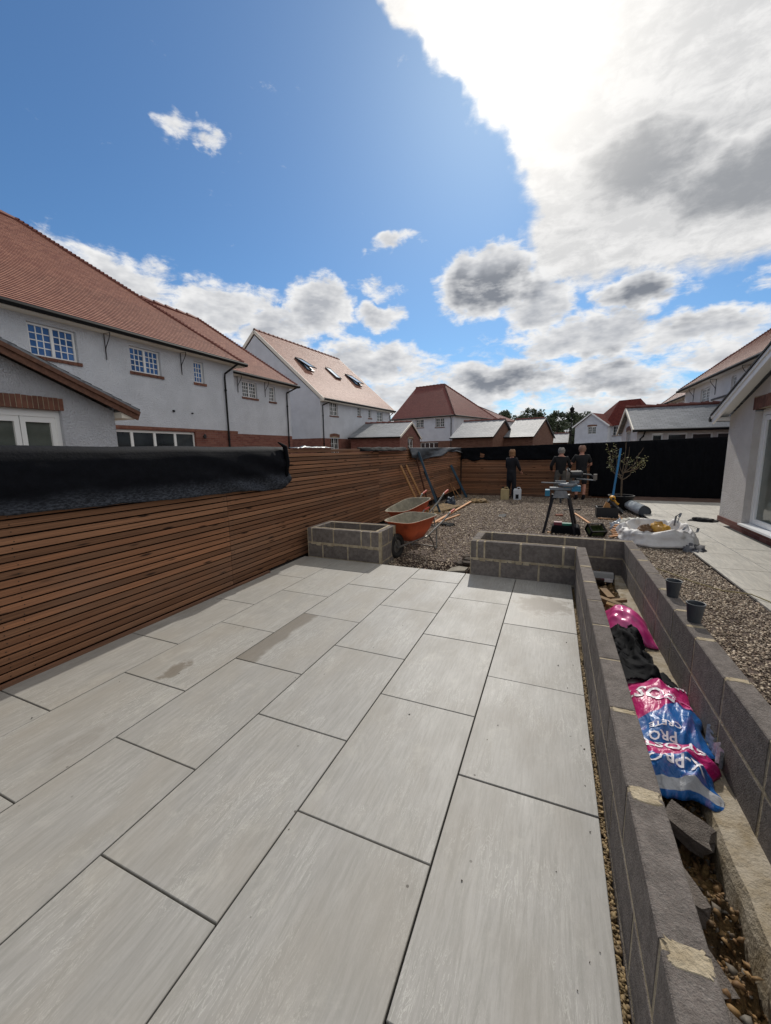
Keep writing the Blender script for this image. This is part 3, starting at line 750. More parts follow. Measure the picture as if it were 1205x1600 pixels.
def soldier_course(root, T, u0, u1, z0, z1, arch=0.0, pitch=.075, v=-.006):
    n = int(round((u1-u0)/pitch)); L = None
    for k in range(n):
        a = u0+(u1-u0)*k/n; b = u0+(u1-u0)*(k+1)/n; t = (k+.5)/n; up = arch*(1-(2*t-1)**2)
        m = MB(); m.fbox(T, a+.005, b-.005, v, .1, z0+up, z1+up+random.gauss(0, .003)); m.build('lintel_brick', M_VBRICK, root)
    m = MB(); m.fbox(T, u0, u1, v+.005, .1, z0+.01, z1+arch*.5-.004); m.build('lintel_mortar', M_MORTAR, root)
def slope(mb, P, ulo, uhi, t1, gauge=.1, step=.018):
    """tile courses: P(u, t) gives a point at distance t up the slope; ulo/uhi give the course ends"""
    n = max(2, int(t1/gauge)); Nrm = None
    a, b, c = Vector(P(0, 0)), Vector(P(1, 0)), Vector(P(0, t1)); nr = (b-a).cross(c-a).normalized()
    if nr.z < 0: nr = -nr
    for i in range(n):
        ta, tb = t1*i/n, t1*(i+1)/n
        l0, h0, l1, h1 = ulo(ta), uhi(ta), ulo(tb), uhi(tb)
        lo, hi = nr*(step), nr*(.003)
        A, B, Cc, Dd = Vector(P(l0, ta))+lo, Vector(P(h0, ta))+lo, Vector(P(h1, tb))+hi, Vector(P(l1, tb))+hi
        mb.quad(A, B, Cc, Dd, [(l0, ta), (h0, ta), (h1, tb), (l1, tb)])
        E1, F1 = Vector(P(l0, ta))-nr*.004, Vector(P(h0, ta))-nr*.004
        mb.quad(E1, F1, B, A, [(l0, ta), (h0, ta), (h0, ta), (l0, ta)])
def lumps(name, a, b, r, pitch, material, parent, kind='stuff'):
    a, b = Vector(a), Vector(b); n = max(2, int((b-a).length/pitch)); m = MB()
    for i in range(n):
        p, q = a.lerp(b, i/n), a.lerp(b, (i+1)/n)
        m.tube([p+Vector((0, 0, .012)), q-Vector((0, 0, .012))], [r, r*.78], 6, False)
    return m.build(name, material, parent, kind=kind)
def bracket(root, T, u, ztop, drop=.68, reach=.24):
    m = MB(); pts = []
    for k in range(9):
        t = k/8; pts.append(T(u, -.03-reach*(math.cos(t*math.pi/2))**1.6, ztop-drop*.62*t))
    pts.append(T(u, -.02, ztop-drop))
    m.tube(pts, .012, 6); m.tube([T(u, -.02, ztop-drop), T(u, -.02, ztop), T(u, -reach-.03, ztop)], .012, 6)
    m.build('eaves_bracket', M_IRON, root)
def gutter(root, a, b, r=.068):
    m = MB(); m.tube([a, b], r, 8); m.build('gutter', M_BLACK, root)
def downpipe(root, pts, r=.034):
    m = MB(); m.tube(pts, r, 8)
    for k in range(2, len(pts)):
        p, q = Vector(pts[k-1]), Vector(pts[k])
        if (p-q).length > .6:
            for t in (.1, .5, .9): c = p.lerp(q, t); m.tube([c-Vector((0, 0, .03)), c+Vector((0, 0, .03))], r*1.35, 8)
    m.build('downpipe', M_BLACK, root)

def hip_house(root, T, u0, u1, dep, eave, over, rise, holes, brick_top, base, tile_m, wall_m, brick_m, hipl=False, hipr=True, fine=True, ridge_in=None):
    """rendered house on a brick base; front wall v=0, back wall v=dep; roof hipped at chosen ends"""
    m = MB(); wall_grid(m, T, u0, u1, brick_top, eave-.02, [h for h in holes if h[3] > brick_top])
    m.quad(T(u1, 0, brick_top), T(u1, dep, brick_top), T(u1, dep, eave-.02), T(u1, 0, eave-.02))
    m.quad(T(u0, 0, brick_top), T(u0, dep, brick_top), T(u0, dep, eave-.02), T(u0, 0, eave-.02))
    m.quad(T(u0, dep, brick_top), T(u1, dep, brick_top), T(u1, dep, eave-.02), T(u0, dep, eave-.02))
    m.build('wall', wall_m, root)
    m = MB(); wall_grid(m, T, u0, u1, base, brick_top, [h for h in holes if h[2] < brick_top], .13, -.015)
    for uu in (u0, u1): m.quad(T(uu, -.015, base), T(uu, dep, base), T(uu, dep, brick_top), T(uu, -.015, brick_top), [(0, base), (dep, base), (dep, brick_top), (0, brick_top)])
    m.quad(T(u0, -.015, brick_top), T(u1, -.015, brick_top), T(u1, .1, brick_top), T(u0, .1, brick_top))
    m.build('brick_base', brick_m, root)
    m = MB(); m.fbox(T, u0-over*.9, u1+over*.9, -over*.92, .0, eave-.10, eave-.02); m.fbox(T, u1-.0, u1+over*.9, 0, dep+over*.9, eave-.10, eave-.02); m.build('soffit', M_SOFFIT, root)
    half = (dep+2*over)/2; t1 = math.hypot(half, rise)
    hi_ = half if ridge_in is None else ridge_in
    def P(u, t): return T(u, -over + half*t/t1, eave + rise*t/t1)
    def Pb(u, t): return T(u, dep+over - half*t/t1, eave + rise*t/t1)
    L0, L1 = u0-over, u1+over
    ul = (lambda t: L0 + hi_*t/t1) if hipl else (lambda t: L0)
    uh = (lambda t: L1 - hi_*t/t1) if hipr else (lambda t: L1)
    m = MB(); slope(m, P, ul, uh, t1, .1 if fine else .2); slope(m, Pb, ul, uh, t1, .4)
    for (on, Le, sg) in ((hipl, L0, 1), (hipr, L1, -1)):
        if on:
            th = math.hypot(hi_, rise)
            def Ph(w, t, Le=Le, sg=sg): return T(Le + sg*hi_*t/th, w, eave + rise*t/th)
            slope(m, Ph, lambda t: -over + half*t/th, lambda t: dep+over - half*t/th, th, .1 if fine else .2)
    rf = m.build('roof', tile_m, root, fix=False)
    ra, rb = ul(t1), uh(t1)
    top = eave+rise+.03
    lumps('ridge_tiles', T(ra, half-over, top), T(rb, half-over, top-.03), .095, .45, M_RIDGE, rf)
    if hipr:
        lumps('hip_tiles', T(L1-.05, -over+.05, eave+.05), T(rb, half-over, top), .066, .12, M_RIDGE, rf)
        lumps('hip_tiles', T(L1-.05, dep+over-.05, eave+.05), T(rb, half-over, top), .085, .3, M_RIDGE, rf)
    if hipl: lumps('hip_tiles', T(L0+.05, -over+.05, eave+.05), T(ra, half-over, top), .085, .3, M_RIDGE, rf)
    gutter(root, T(u0-over, -over-.02, eave-.03), T(u1+over+.03, -over-.02, eave-.03))
    if hipr: gutter(root, T(u1+over+.02, -over, eave-.03), T(u1+over+.02, dep+over, eave-.03))
    return rf

# house on the left, nearest
TL1 = frame2(-11.45, 0, 0, 1, -1, 0)
h1 = thing('house', 'large white rendered house nearest on the left with red tiled hip roof', 'house', (-15, 4, -.3), 'new houses of the estate')
H1 = [(5.68, 6.72, 3.90, 4.66), (8.11, 9.08, 3.94, 4.66), (10.33, 10.75, 3.95, 4.66), (7.45, 10.16, -.1, 2.27)]
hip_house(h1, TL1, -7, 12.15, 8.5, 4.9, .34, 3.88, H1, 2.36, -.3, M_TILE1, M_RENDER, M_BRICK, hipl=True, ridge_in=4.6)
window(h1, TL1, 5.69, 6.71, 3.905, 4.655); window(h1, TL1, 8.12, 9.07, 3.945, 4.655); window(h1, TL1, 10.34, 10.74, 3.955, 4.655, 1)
m_ = MB()
for k, (a, b) in enumerate(((7.46, 7.94), (7.94, 8.67), (8.67, 9.40), (9.40, 10.15))):
    f = MB(); fw = .04
    for bx in ((a, a+fw, -.05, 2.26), (b-fw, b, -.05, 2.26), (a+fw, b-fw, -.05, .05), (a+fw, b-fw, 2.19, 2.26)): f.fbox(TL1, bx[0], bx[1], .06, .12, bx[2], bx[3])
    d_ = f.build('door_leaf', M_UPVC, h1); q = MB(); q.quad(TL1(a+fw, .09, .05), TL1(b-fw, .09, .05), TL1(b-fw, .09, 2.19), TL1(a+fw, .09, 2.19)); q.build('pane', M_GLASSD, d_)
m_ = MB(); m_.fbox(TL1, 7.3, 12.16, -.022, .0, 2.30, 2.375); m_.build('string_course', M_VBRICK, h1)
for u in (7.42, 9.82): bracket(h1, TL1, u, 4.80)
downpipe(h1, [TL1(12.1, -.36, 4.86), TL1(12.0, -.3, 4.78), TL1(11.66, -.07, 4.45), TL1(11.64, -.06, 4.3), TL1(11.64, -.06, -.2)])
m_ = MB(); m_.lathe([(.03, 0), (.05, .02), (.05, .12), (.02, .16)], TL1(10.47, -.1, 2.05), 8); m_.bar(TL1(10.47, 0, 2.12), TL1(10.47, -.1, 2.16), .02, .03); m_.build('wall_lantern', M_IRON, h1)
for (u, z, r_) in ((9.37, 2.92, .035), (10.09, 2.90, .025)):
    m_ = MB(); m_.tube([TL1(u, .02, z), TL1(u, -.05, z-.01)], r_, 10); m_.build('vent_pipe', M_BLACK, h1)
# its single storey garden room
e1 = thing('garden_room', 'white single storey extension with brown verge and glazed doors behind left fence', 'building', (-9, 2, -.3), 'single storey extensions')
TE = frame2(-7.0, 0, 0, 1, -1, 0)
ridgeY, ridgeZ, eaveY, eaveZ = 1.4, 3.75, 4.86, 2.29
m_ = MB(); wall_grid(m_, TE, -1.7, 4.56, -.3, 2.28, [(-.2, 3.76, -.3, 2.23)], .16)
m_.poly([TE(-1.7, 0, 2.28), TE(4.56, 0, 2.28), TE(ridgeY, 0, ridgeZ-.1)])
m_.quad(TE(4.56, 0, -.3), TE(4.56, 4.4, -.3), TE(4.56, 4.4, 2.35), TE(4.56, 0, 2.35)); m_.quad(TE(-1.7, 0, -.3), TE(-1.7, 4.4, -.3), TE(-1.7, 4.4, 2.35), TE(-1.7, 0, 2.35))
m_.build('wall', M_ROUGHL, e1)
soldier_course(e1, TE, .0, 3.80, 2.225, 2.41, 0.0, .065)
for k, (a, b) in enumerate(((.4, 1.3), (1.3, 2.3), (2.35, 3.25), (3.26, 3.70))):
    f = MB(); fw = .062
    for bx in ((a, a+fw, -.2, 2.12), (b-fw, b, -.2, 2.12), (a+fw, b-fw, -.2, -.08), (a+fw, b-fw, 2.04, 2.12)): f.fbox(TE, bx[0], bx[1], .08, .15, bx[2], bx[3])
    d_ = f.build('door_leaf', M_UPVC, e1); q = MB(); q.quad(TE(a+fw, .12, -.08), TE(b-fw, .12, -.08), TE(b-fw, .12, 2.04), TE(a+fw, .12, 2.04)); q.build('pane', M_GLASSG, d_)
m_ = MB(); m_.fbox(TE, -.2, 3.76, .07, .16, 2.12, 2.225); m_.fbox(TE, 3.70, 3.758, .07, .16, -.2, 2.12); m_.build('door_frame', M_UPVC, e1)
sl = (ridgeZ-eaveZ)/(eaveY-ridgeY)
for sg in (1, -1):
    ey = eaveY if sg > 0 else 2*ridgeY-eaveY
    m_ = MB(); v0, v1 = -.24, 4.4
    a, b = Vector(TE(ey, v0, eaveZ+.03)), Vector(TE(ridgeY, v0, ridgeZ+.03)); c, d = Vector(TE(ridgeY, v1, ridgeZ+.03)), Vector(TE(ey, v1, eaveZ+.03)); z_ = Vector((0, 0, .035))
    t1 = (b-a).length
    slope(m_, lambda u, t, a=a, b=b, t1=t1: a.lerp(b, t/t1) + Vector((-u, 0, 0)), lambda t: 0, lambda t: 4.6, t1, .16, .012)
    m_.add([a-z_, b-z_, c-z_, d-z_, a, b, c, d], [(0, 1, 2, 3), (0, 1, 5, 4), (3, 2, 6, 7)])
    m_.build('roof_slope', M_SLATE, e1, fix=False)
    m_ = MB(); m_.bar(TE(ey, -.2, eaveZ-.08), TE(ridgeY, -.2, ridgeZ-.08), .03, .15); m_.bar(TE(ey, -.225, eaveZ-.035), TE(ridgeY, -.225, ridgeZ-.035), .03, .06); m_.build('verge_board', M_WOODV, e1)
    m_ = MB(); m_.bar(TE(ey-.02*sg, -.1, eaveZ-.03), TE(ridgeY, -.1, ridgeZ-.03), .2, .02); m_.build('verge_soffit', M_WOODV, e1)
m_ = MB(); m_.fbox(TE, 4.56, 4.84, -.19, 4.4, 2.16, 2.26); m_.build('eaves_box', M_SOFFIT, e1)

# second house, set back behind the first
TL2 = frame2(-12.75, 0, 0, 1, -1, 0)
h2 = thing('house', 'white rendered house set back behind the nearest left house, red tiled roof', 'house', (-15.5, 15, -.3), 'new houses of the estate')
H2 = [(14.01, 14.95, 3.98, 4.68), (15.80, 16.25, 3.97, 4.68)]
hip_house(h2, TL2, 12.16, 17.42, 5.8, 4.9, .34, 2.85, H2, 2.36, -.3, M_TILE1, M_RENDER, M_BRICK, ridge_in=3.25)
window(h2, TL2, 14.02, 14.94, 3.985, 4.675, glass=M_GLASSD); window(h2, TL2, 15.81, 16.24, 3.975, 4.675, 1, glass=M_GLASSD)
for u in (13.72, 15.48): bracket(h2, TL2, u, 4.8)
downpipe(h2, [TL2(17.72, -.36, 4.86), TL2(17.6, -.28, 4.8), TL2(17.1, -.06, 4.5), TL2(17.09, -.06, 4.3), TL2(17.09, -.06, -.2)])

# third house: gable towards us, roof windows
d3 = (.071, .997)
TL3 = frame2(-13.68-.35*.997+0, 22.31+.35*.071, d3[0], d3[1], -d3[1], d3[0])
h3 = thing('house', 'white house with pale tiled gable roof and three roof windows', 'house', (-19, 27, -.3), 'new houses of the estate')
half3, rise3, L3 = 5.63, 4.93, 10.4
H3 = [(1.05, 2.02, 3.92, 4.80), (4.62, 5.12, 4.12, 4.78), (6.27, 6.77, 4.08, 4.74), (7.7, 8.72, 3.89, 4.70), (1.0, 2.05, 1.3, 2.46)]
m_ = MB(); wall_grid(m_, TL3, 0, 10.1, 2.40, 4.88, [h for h in H3[:4]])
dep3 = 2*(half3-.35)
m_.quad(TL3(0, 0, 2.4), TL3(0, dep3, 2.4), TL3(0, dep3, 4.88), TL3(0, 0, 4.88)); m_.poly([TL3(0, 0, 4.88), TL3(0, dep3, 4.88), TL3(0, dep3/2, 4.88+rise3-.35)])
m_.quad(TL3(10.1, 0, 2.4), TL3(10.1, dep3, 2.4), TL3(10.1, dep3, 4.88), TL3(10.1, 0, 4.88)); m_.poly([TL3(10.1, 0, 4.88), TL3(10.1, dep3, 4.88), TL3(10.1, dep3/2, 4.88+rise3-.35)])
m_.quad(TL3(0, dep3, 2.4), TL3(10.1, dep3, 2.4), TL3(10.1, dep3, 4.88), TL3(0, dep3, 4.88))
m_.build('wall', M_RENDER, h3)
m_ = MB(); wall_grid(m_, TL3, 0, 10.1, -.3, 2.4, [H3[4]], .13, -.015)
for uu in (-.015, 10.115): m_.quad(TL3(uu, -.015, -.3), TL3(uu, dep3, -.3), TL3(uu, dep3, 2.4), TL3(uu, -.015, 2.4), [(0, -.3), (dep3, -.3), (dep3, 2.4), (0, 2.4)])
m_.build('brick_base', M_BRICK, h3)
t3 = math.hypot(half3, rise3)
def bell(t): return .06*math.exp(-t/.5)
P3 = lambda u, t: TL3(u, -.35+half3*t/t3, 4.9+rise3*t/t3)
P3b = lambda u, t: TL3(u, dep3+.35-half3*t/t3, 4.9+rise3*t/t3)
m_ = MB(); slope(m_, P3, lambda t: -.02, lambda t: L3, t3, .1); slope(m_, P3b, lambda t: -.02, lambda t: L3, t3, .3)
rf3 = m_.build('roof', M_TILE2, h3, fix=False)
lumps('ridge_tiles', P3(0, t3), P3(L3, t3), .1, .45, M_RIDGE, rf3)
for Pf in (P3, P3b):
    for uu in (-.03, L3):
        m_ = MB(); m_.bar(Vector(Pf(uu, 0))-Vector((0, 0, .12)), Vector(Pf(uu, t3))-Vector((0, 0, .12)), .05, .2); m_.build('barge_board', M_SOFFIT, h3)
m_ = MB(); m_.fbox(TL3, -.0, L3, -.33, 0, 4.74, 4.86); m_.build('soffit', M_SOFFIT, h3)
gutter(h3, TL3(-.05, -.37, 4.87), TL3(L3+.05, -.37, 4.87))
window(h3, TL3, 1.06, 2.01, 3.925, 4.795, 2, (2, 3), M_GLASSD, single=True); window(h3, TL3, 4.63, 5.11, 4.125, 4.775, 1, (2, 3), M_GLASSD, single=True)
window(h3, TL3, 6.28, 6.76, 4.085, 4.735, 1, (2, 3), M_GLASSD, single=True); window(h3, TL3, 7.71, 8.71, 3.895, 4.695, 2, (2, 3), M_GLASSD, single=True)
window(h3, TL3, 1.01, 2.04, 1.3, 2.45, 2, (2, 3), M_GLASSD, single=True, sill=False); soldier_course(h3, TL3, .95, 2.1, 2.46, 2.66, .08, .1, -.03)
downpipe(h3, [TL3(.95, -.35, 4.86), TL3(.8, -.28, 4.78), TL3(.2, -.06, 4.5), TL3(.2, -.06, 4.3), TL3(.2, -.06, -.2)]); downpipe(h3, [TL3(10.3, -.35, 4.86), TL3(10.2, -.2, 4.7), TL3(10.0, -.06, 4.5), TL3(10.0, -.06, -.2)])
n3 = Vector(P3(0, t3)) - Vector(P3(0, 0)); al = Vector((d3[0], d3[1], 0)); up3 = al.cross(-n3).normalized()
if up3.z < 0: up3 = -up3
for k, (ua, ub, ta, tb, op) in enumerate(((1.6, 2.4, 3.35, 4.75, .24), (5.05, 5.7, 3.25, 4.6, .03), (7.7, 8.7, 3.05, 4.45, .2))):
    m_ = MB(); fw = .07
    def Q(u, t, h): return Vector(P3(u, t)) + up3*h
    for (a, b, c, d) in ((ua, ua+fw, ta, tb), (ub-fw, ub, ta, tb), (ua, ub, ta, ta+fw), (ua, ub, tb-fw, tb)):
        m_.add([Q(a, c, -.02), Q(b, c, -.02), Q(b, d, -.02), Q(a, d, -.02), Q(a, c, .09), Q(b, c, .09), Q(b, d, .09), Q(a, d, .09)], [(3, 2, 1, 0), (4, 5, 6, 7), (0, 1, 5, 4), (1, 2, 6, 5), (2, 3, 7, 6), (3, 0, 4, 7)])
    rw = m_.build('roof_window', mat('grey_flashing', '3c3e42', .45), h3)
    q = MB(); q.quad(Q(ua+fw, ta+fw, .02), Q(ub-fw, ta+fw, .02), Q(ub-fw, tb-fw, .02), Q(ua+fw, tb-fw, .02)); q.build('reveal', M_GLASSD, rw)
    q = MB(); lo, hi = .10+op, .10   # top hung sash, swung out at the bottom edge
    q.quad(Q(ua+.03, ta+.03, lo), Q(ub-.03, ta+.03, lo), Q(ub-.03, tb-.03, hi), Q(ua+.03, tb-.03, hi)); q.build('sash_pane', mat('roof_glass', 'a9b4bc', .12, spec=.8), rw)
    q = MB()
    for (a, b) in (((ua, ta), (ub, ta)), ((ua, tb), (ub, tb)), ((ua, ta), (ua, tb)), ((ub, ta), (ub, tb))):
        q.bar(Q(a[0], a[1], lo if a[1] == ta else hi), Q(b[0], b[1], lo if b[1] == ta else hi), .06, .05)
    q.build('sash_frame', M_LEADING, rw)

# fourth house: deep red hip roof
rot4 = -.301; TL4 = frame2(-9.22+.3*math.sin(.301)*1-.3*math.cos(rot4), 39.35+.3*math.cos(rot4)-.3*math.sin(rot4), math.cos(rot4), math.sin(rot4), -math.sin(rot4), math.cos(rot4))
h4 = thing('house', 'white house with tall deep red hip roof beyond the slate garages', 'house', (-11, 45, -.3), 'new houses of the estate')
H4 = [(-4.7, -3.68, 3.9, 4.74), (-2.2, -1.12, 3.83, 4.74), (-4.12, -1.85, 1.2, 2.31)]
hip_house(h4, TL4, -7.7, 0, 9.3, 4.9, .3, 4.0, H4, 2.42, -.3, M_TILE3, M_RENDER, M_BRICKB, hipl=False, ridge_in=4.4, fine=True)
window(h4, TL4, -4.69, -3.69, 3.905, 4.735, 2, (2, 3), M_GLASSD, single=True); window(h4, TL4, -2.19, -1.13, 3.835, 4.735, 2, (2, 3), M_GLASSD, single=True); window(h4, TL4, -4.1, -1.86, 1.2, 2.3, 4, (1, 2), M_GLASSD, single=True, sill=False)
downpipe(h4, [TL4(-.3, -.3, 4.86), TL4(-.3, -.06, 4.6), TL4(-.3, -.06, -.2)])
m_ = MB()   # lower rear wing
Tw = lambda u, v, z: TL4(u, v, z)
slope(m_, lambda u, t: TL4(.3-4.2*t/5.2, u, 4.9+2.2*t/5.2), lambda t: 4+t*.3, lambda t: 15.5-t*.78, 5.0, .2)
slope(m_, lambda u, t: TL4(u, 15.5-4*t/5, 4.9+2.2*t/5), lambda t: -8, lambda t: .3-t*.8, 5.0, .4)
m_.build('wing_roof', M_TILE3, h4, fix=False)
m_ = MB(); m_.quad(TL4(0, 9, -.3), TL4(0, 15.2, -.3), TL4(0, 15.2, 4.88), TL4(0, 9, 4.88)); m_.quad(TL4(0, 15.2, -.3), TL4(-8, 15.2, -.3), TL4(-8, 15.2, 4.88), TL4(0, 15.2, 4.88)); m_.build('wing_wall', M_RENDER, h4)
m_ = MB(); m_.fbox(TL4, -7.3, -6.5, 4.2, 5.0, 6.0, 8.0); ch = m_.build('chimney', M_BRICK, h4)
for k in (-7.1, -6.7):
    m_ = MB(); m_.lathe([(.11, 0), (.1, .5), (.13, .55), (.13, .6), (.09, .6)], TL4(k, 4.6, 8.0), 10); m_.build('chimney_pot', mat('buff_pot', 'b08a66', .8), ch)

# fifth house: far right gable
dx, dy = .873, -.489; TL5 = frame2(2.67, 72.56, dx, dy, -dy, dx)
h5 = thing('house', 'small white gabled house with red roof far off beside the trees', 'house', (6, 73, -.3), 'new houses of the estate')
m_ = MB(); wall_grid(m_, TL5, .25, 5.3, -.3, 4.8, [(2.3, 3.6, 3.6, 4.75)], .12)
m_.poly([TL5(.25, 0, 4.8), TL5(5.3, 0, 4.8), TL5(2.9, 0, 6.8)]); m_.quad(TL5(5.3, 0, -.3), TL5(5.3, 2, -.3), TL5(5.3, 2, 4.8), TL5(5.3, 0, 4.8)); m_.quad(TL5(5.3, 1.5, -.3), TL5(9.5, 1.5, -.3), TL5(9.5, 1.5, 4.9), TL5(5.3, 1.5, 4.9)); m_.quad(TL5(.25, 0, -.3), TL5(.25, 8, -.3), TL5(.25, 8, 4.8), TL5(.25, 0, 4.8))
m_.build('wall', M_RENDER, h5)
m_ = MB()
for (ue, s_) in ((-.1, 1), (5.65, -1)):
    slope(m_, lambda u, t, ue=ue: TL5(ue+(2.8-ue)*t/3.5, -.25+u, 4.75+2.15*t/3.5), lambda t: 0, lambda t: 6.0, 3.5, .25)
m_.quad(TL5(4.2, 1.2, 4.8), TL5(9.8, 1.2, 4.8), TL5(8.0, 4.2, 8.8), TL5(5.0, 4.2, 8.8), [(0, 0), (6, 0), (5, 5), (1, 5)]); m_.quad(TL5(9.8, 1.2, 4.8), TL5(9.8, 10, 4.8), TL5(8, 4.2, 8.8), TL5(8, 4.2, 8.79), [(0, 0), (6, 0), (5, 5), (5, 5)])  # main pitch shaped steep to keep its front out of the sun
m_.poly([TL5(4.2, 1.2, 4.8), TL5(5.0, 4.2, 8.8), TL5(.5, 4.2, 5.2)], [(0, 0), (3, 5), (0, 5)])
m_.build('roof', tile_roof_mat('clay_tile_shade_dark', '6c3630', '582a26', '622f2a', .3, .2, .9, '3a2420', .1), h5, fix=False)  # darker tile copy; the shade on this roof is put into its colour
for ue in (-.1, 5.65): m_ = MB(); m_.bar(TL5(ue, -.27, 4.72), TL5(2.8, -.27, 6.85), .06, .2); m_.build('barge_board', M_UPVC, h5)
window(h5, TL5, 2.32, 3.58, 3.62, 4.73, 2, (2, 3), M_GLASSD, single=True, sill=False); soldier_course(h5, TL5, 2.2, 3.7, 4.78, 5.0, .08, .15, -.02)
T5b = lambda u, v, z: TL5(u, 1.4+v, z)
window(h5, T5b, 5.5, 7.1, 3.3, 4.7, 2, (2, 3), M_GLASSD, single=True, sill=True)

# garages with slate roofs
def garage(label, FR, rot, L, S, ez, rh, window_=False, brick=M_BRICKB):
    T = frame2(FR[0], FR[1], math.cos(rot), math.sin(rot), -math.sin(rot), math.cos(rot)); root = thing('garage', label, 'garage', (FR[0], FR[1], -.3), 'brick garages with slate roofs')
    o = .22
    m = MB(); wall_grid(m, T, -L+.1, -.1, -.3, ez-.05, [], .1, o)
    holes = [(S*.36, S*.62, .8, ez-.03)] if window_ else []
    T2 = lambda u, v, z: T(-.1-v, u, z)
    wall_grid(m, T2, o, S-o, -.3, ez-.05, holes)
    m.poly([T(-.1, o, ez-.05), T(-.1, S-o, ez-.05), T(-.1, S/2, ez+rh-.12)], [(o, ez), (S-o, ez), (S/2, ez+rh)])
    m.quad(T(-L+.1, o, -.3), T(-L+.1, S-o, -.3), T(-L+.1, S-o, ez-.05), T(-L+.1, o, ez-.05), [(0, 0), (S, 0), (S, 2.5), (0, 2.5)]); m.poly([T(-L+.1, o, ez-.05), T(-L+.1, S-o, ez-.05), T(-L+.1, S/2, ez+rh-.12)], [(o, ez), (S-o, ez), (S/2, ez+rh)])
    m.quad(T(-L+.1, S-o, -.3), T(-.1, S-o, -.3), T(-.1, S-o, ez-.05), T(-L+.1, S-o, ez-.05), [(0, 0), (L, 0), (L, 2.5), (0, 2.5)])
    m.build('wall', brick, root)
    t1 = math.hypot(S/2, rh); m = MB()
    slope(m, lambda u, t: T(u, S/2*t/t1, ez+rh*t/t1), lambda t: -L, lambda t: 0, t1, .16, .016); slope(m, lambda u, t: T(u, S-S/2*t/t1, ez+rh*t/t1), lambda t: -L, lambda t: 0, t1, .3)
    rf = m.build('roof', M_SLATE, root, fix=False)
    lumps('ridge_tiles', T(-L, S/2, ez+rh+.03), T(0, S/2, ez+rh+.03), .09, .45, M_RIDGE, rf)
    for sgn in (0, S):
        m = MB(); m.bar(T(.01, sgn, ez-.04), T(.01, S/2, ez+rh-.04), .04, .14); m.build('verge_board', M_SOFFIT if window_ else M_LEADING, root)
    gutter(root, T(-L, -.04, ez-.03), T(.02, -.04, ez-.03), .05)
    if window_:
        window(root, T2, S*.36+.01, S*.62-.01, .8, ez-.05, 2, (1, 3), M_GLASSD, single=True, sill=False)
        soldier_course(root, T2, S*.33, S*.65, ez-.02, ez+.14, .1, .16, -.02)
    return root
garage('brick garage with slate roof and white arched gable window beside third house', (-9.56, 25.02), .108, 3.76, 7.08, 2.45, 1.17, True, M_BRICK)
garage('left one of two plain brick garages with shining slate roofs beyond end fence', (-4.3, 30.77), -.189, 3.54, 5.67, 2.45, 1.42)
garage('right one of two plain brick garages with shining slate roofs beyond end fence', (-1.57, 33.07), -.212, 2.51, 7.3, 2.45, 1.59)
garage('small far slate roofed garage in front of the trees', (1.27, 47.5), -.05, 1.5, 4.4, 2.1, 1.05)

# ---- houses on the right
TR6 = frame2(0, 21.75, 1, 0, 0, 1)
e6 = thing('garden_room', 'white extension with shining slate roof behind the black end sheet', 'building', (5, 24, -.3), 'single storey extensions')
m_ = MB(); W6 = [(4.08, 4.53, .3, 2.12), (4.68, 5.45, .3, 2.12), (5.58, 6.36, .3, 2.12), (6.48, 7.0, .3, 2.12)]
wall_grid(m_, TR6, 3.5, 7.4, -.3, 2.28, W6, .1)
T6g = frame2(3.5, 21.75, 0, 1, 1, 0)
wall_grid(m_, T6g, 0, 4.8, -.3, 2.28, [(1.75, 3.1, .8, 2.3)], .1)
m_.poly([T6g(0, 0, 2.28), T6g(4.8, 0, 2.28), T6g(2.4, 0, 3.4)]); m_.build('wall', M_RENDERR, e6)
for w_ in W6: window(e6, TR6, w_[0]+.005, w_[1]-.005, .3, 2.115, 1, (1, 1), M_GLASSD, single=True, sill=False, fw=.06)
window(e6, T6g, 1.76, 3.09, .8, 2.28, 2, (2, 3), M_GLASSD, single=True, sill=False); soldier_course(e6, T6g, 1.65, 3.2, 2.3, 2.52, .08, .1, -.02)
t6 = math.hypot(2.68, 1.21); m_ = MB()
slope(m_, lambda u, t: (3.27+u, 21.47+2.68*t/t6, 2.3+1.21*t/t6), lambda t: 0, lambda t: 4.1, t6, .12, .014); slope(m_, lambda u, t: (3.27+u, 26.83-2.68*t/t6, 2.3+1.21*t/t6), lambda t: 0, lambda t: 4.1, t6, .3)
rf6 = m_.build('roof', M_SLATE, e6, fix=False)
lumps('ridge_tiles', (3.25, 24.15, 3.56), (7.35, 24.15, 3.56), .1, .45, M_RIDGE, rf6)
for ye in (21.45, 26.85): m_ = MB(); m_.bar((3.28, ye, 2.25), (3.28, 24.15, 3.46), .05, .14); m_.build('verge_board', M_SOFFIT, e6)
gutter(e6, (3.25, 21.42, 2.27), (7.3, 21.42, 2.27), .06); downpipe(e6, [(3.75, 21.42, 2.25), (3.72, 21.6, 2.0), (3.62, 21.68, 1.9), (3.62, 21.68, -.2)])
TR7 = frame2(7.2, 0, 0, 1, 1, 0)
h7 = thing('house', 'white rendered house rising behind the slate extension on the right', 'house', (11, 25, -.3), 'new houses of the estate')
H7 = [(25.85, 27.25, 3.85, 4.55), (22.6, 23.15, 3.9, 4.6)]
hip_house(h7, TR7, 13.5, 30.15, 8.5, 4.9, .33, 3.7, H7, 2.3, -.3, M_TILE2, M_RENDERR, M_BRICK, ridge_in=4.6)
window(h7, TR7, 25.86, 27.24, 3.86, 4.545, 2, (3, 4), M_GLASSD, single=True); window(h7, TR7, 22.61, 23.14, 3.91, 4.595, 1, (3, 4), M_GLASSD, single=True)
for u in (28.4, 25.0, 21.3): bracket(h7, TR7, u, 4.78, .75)
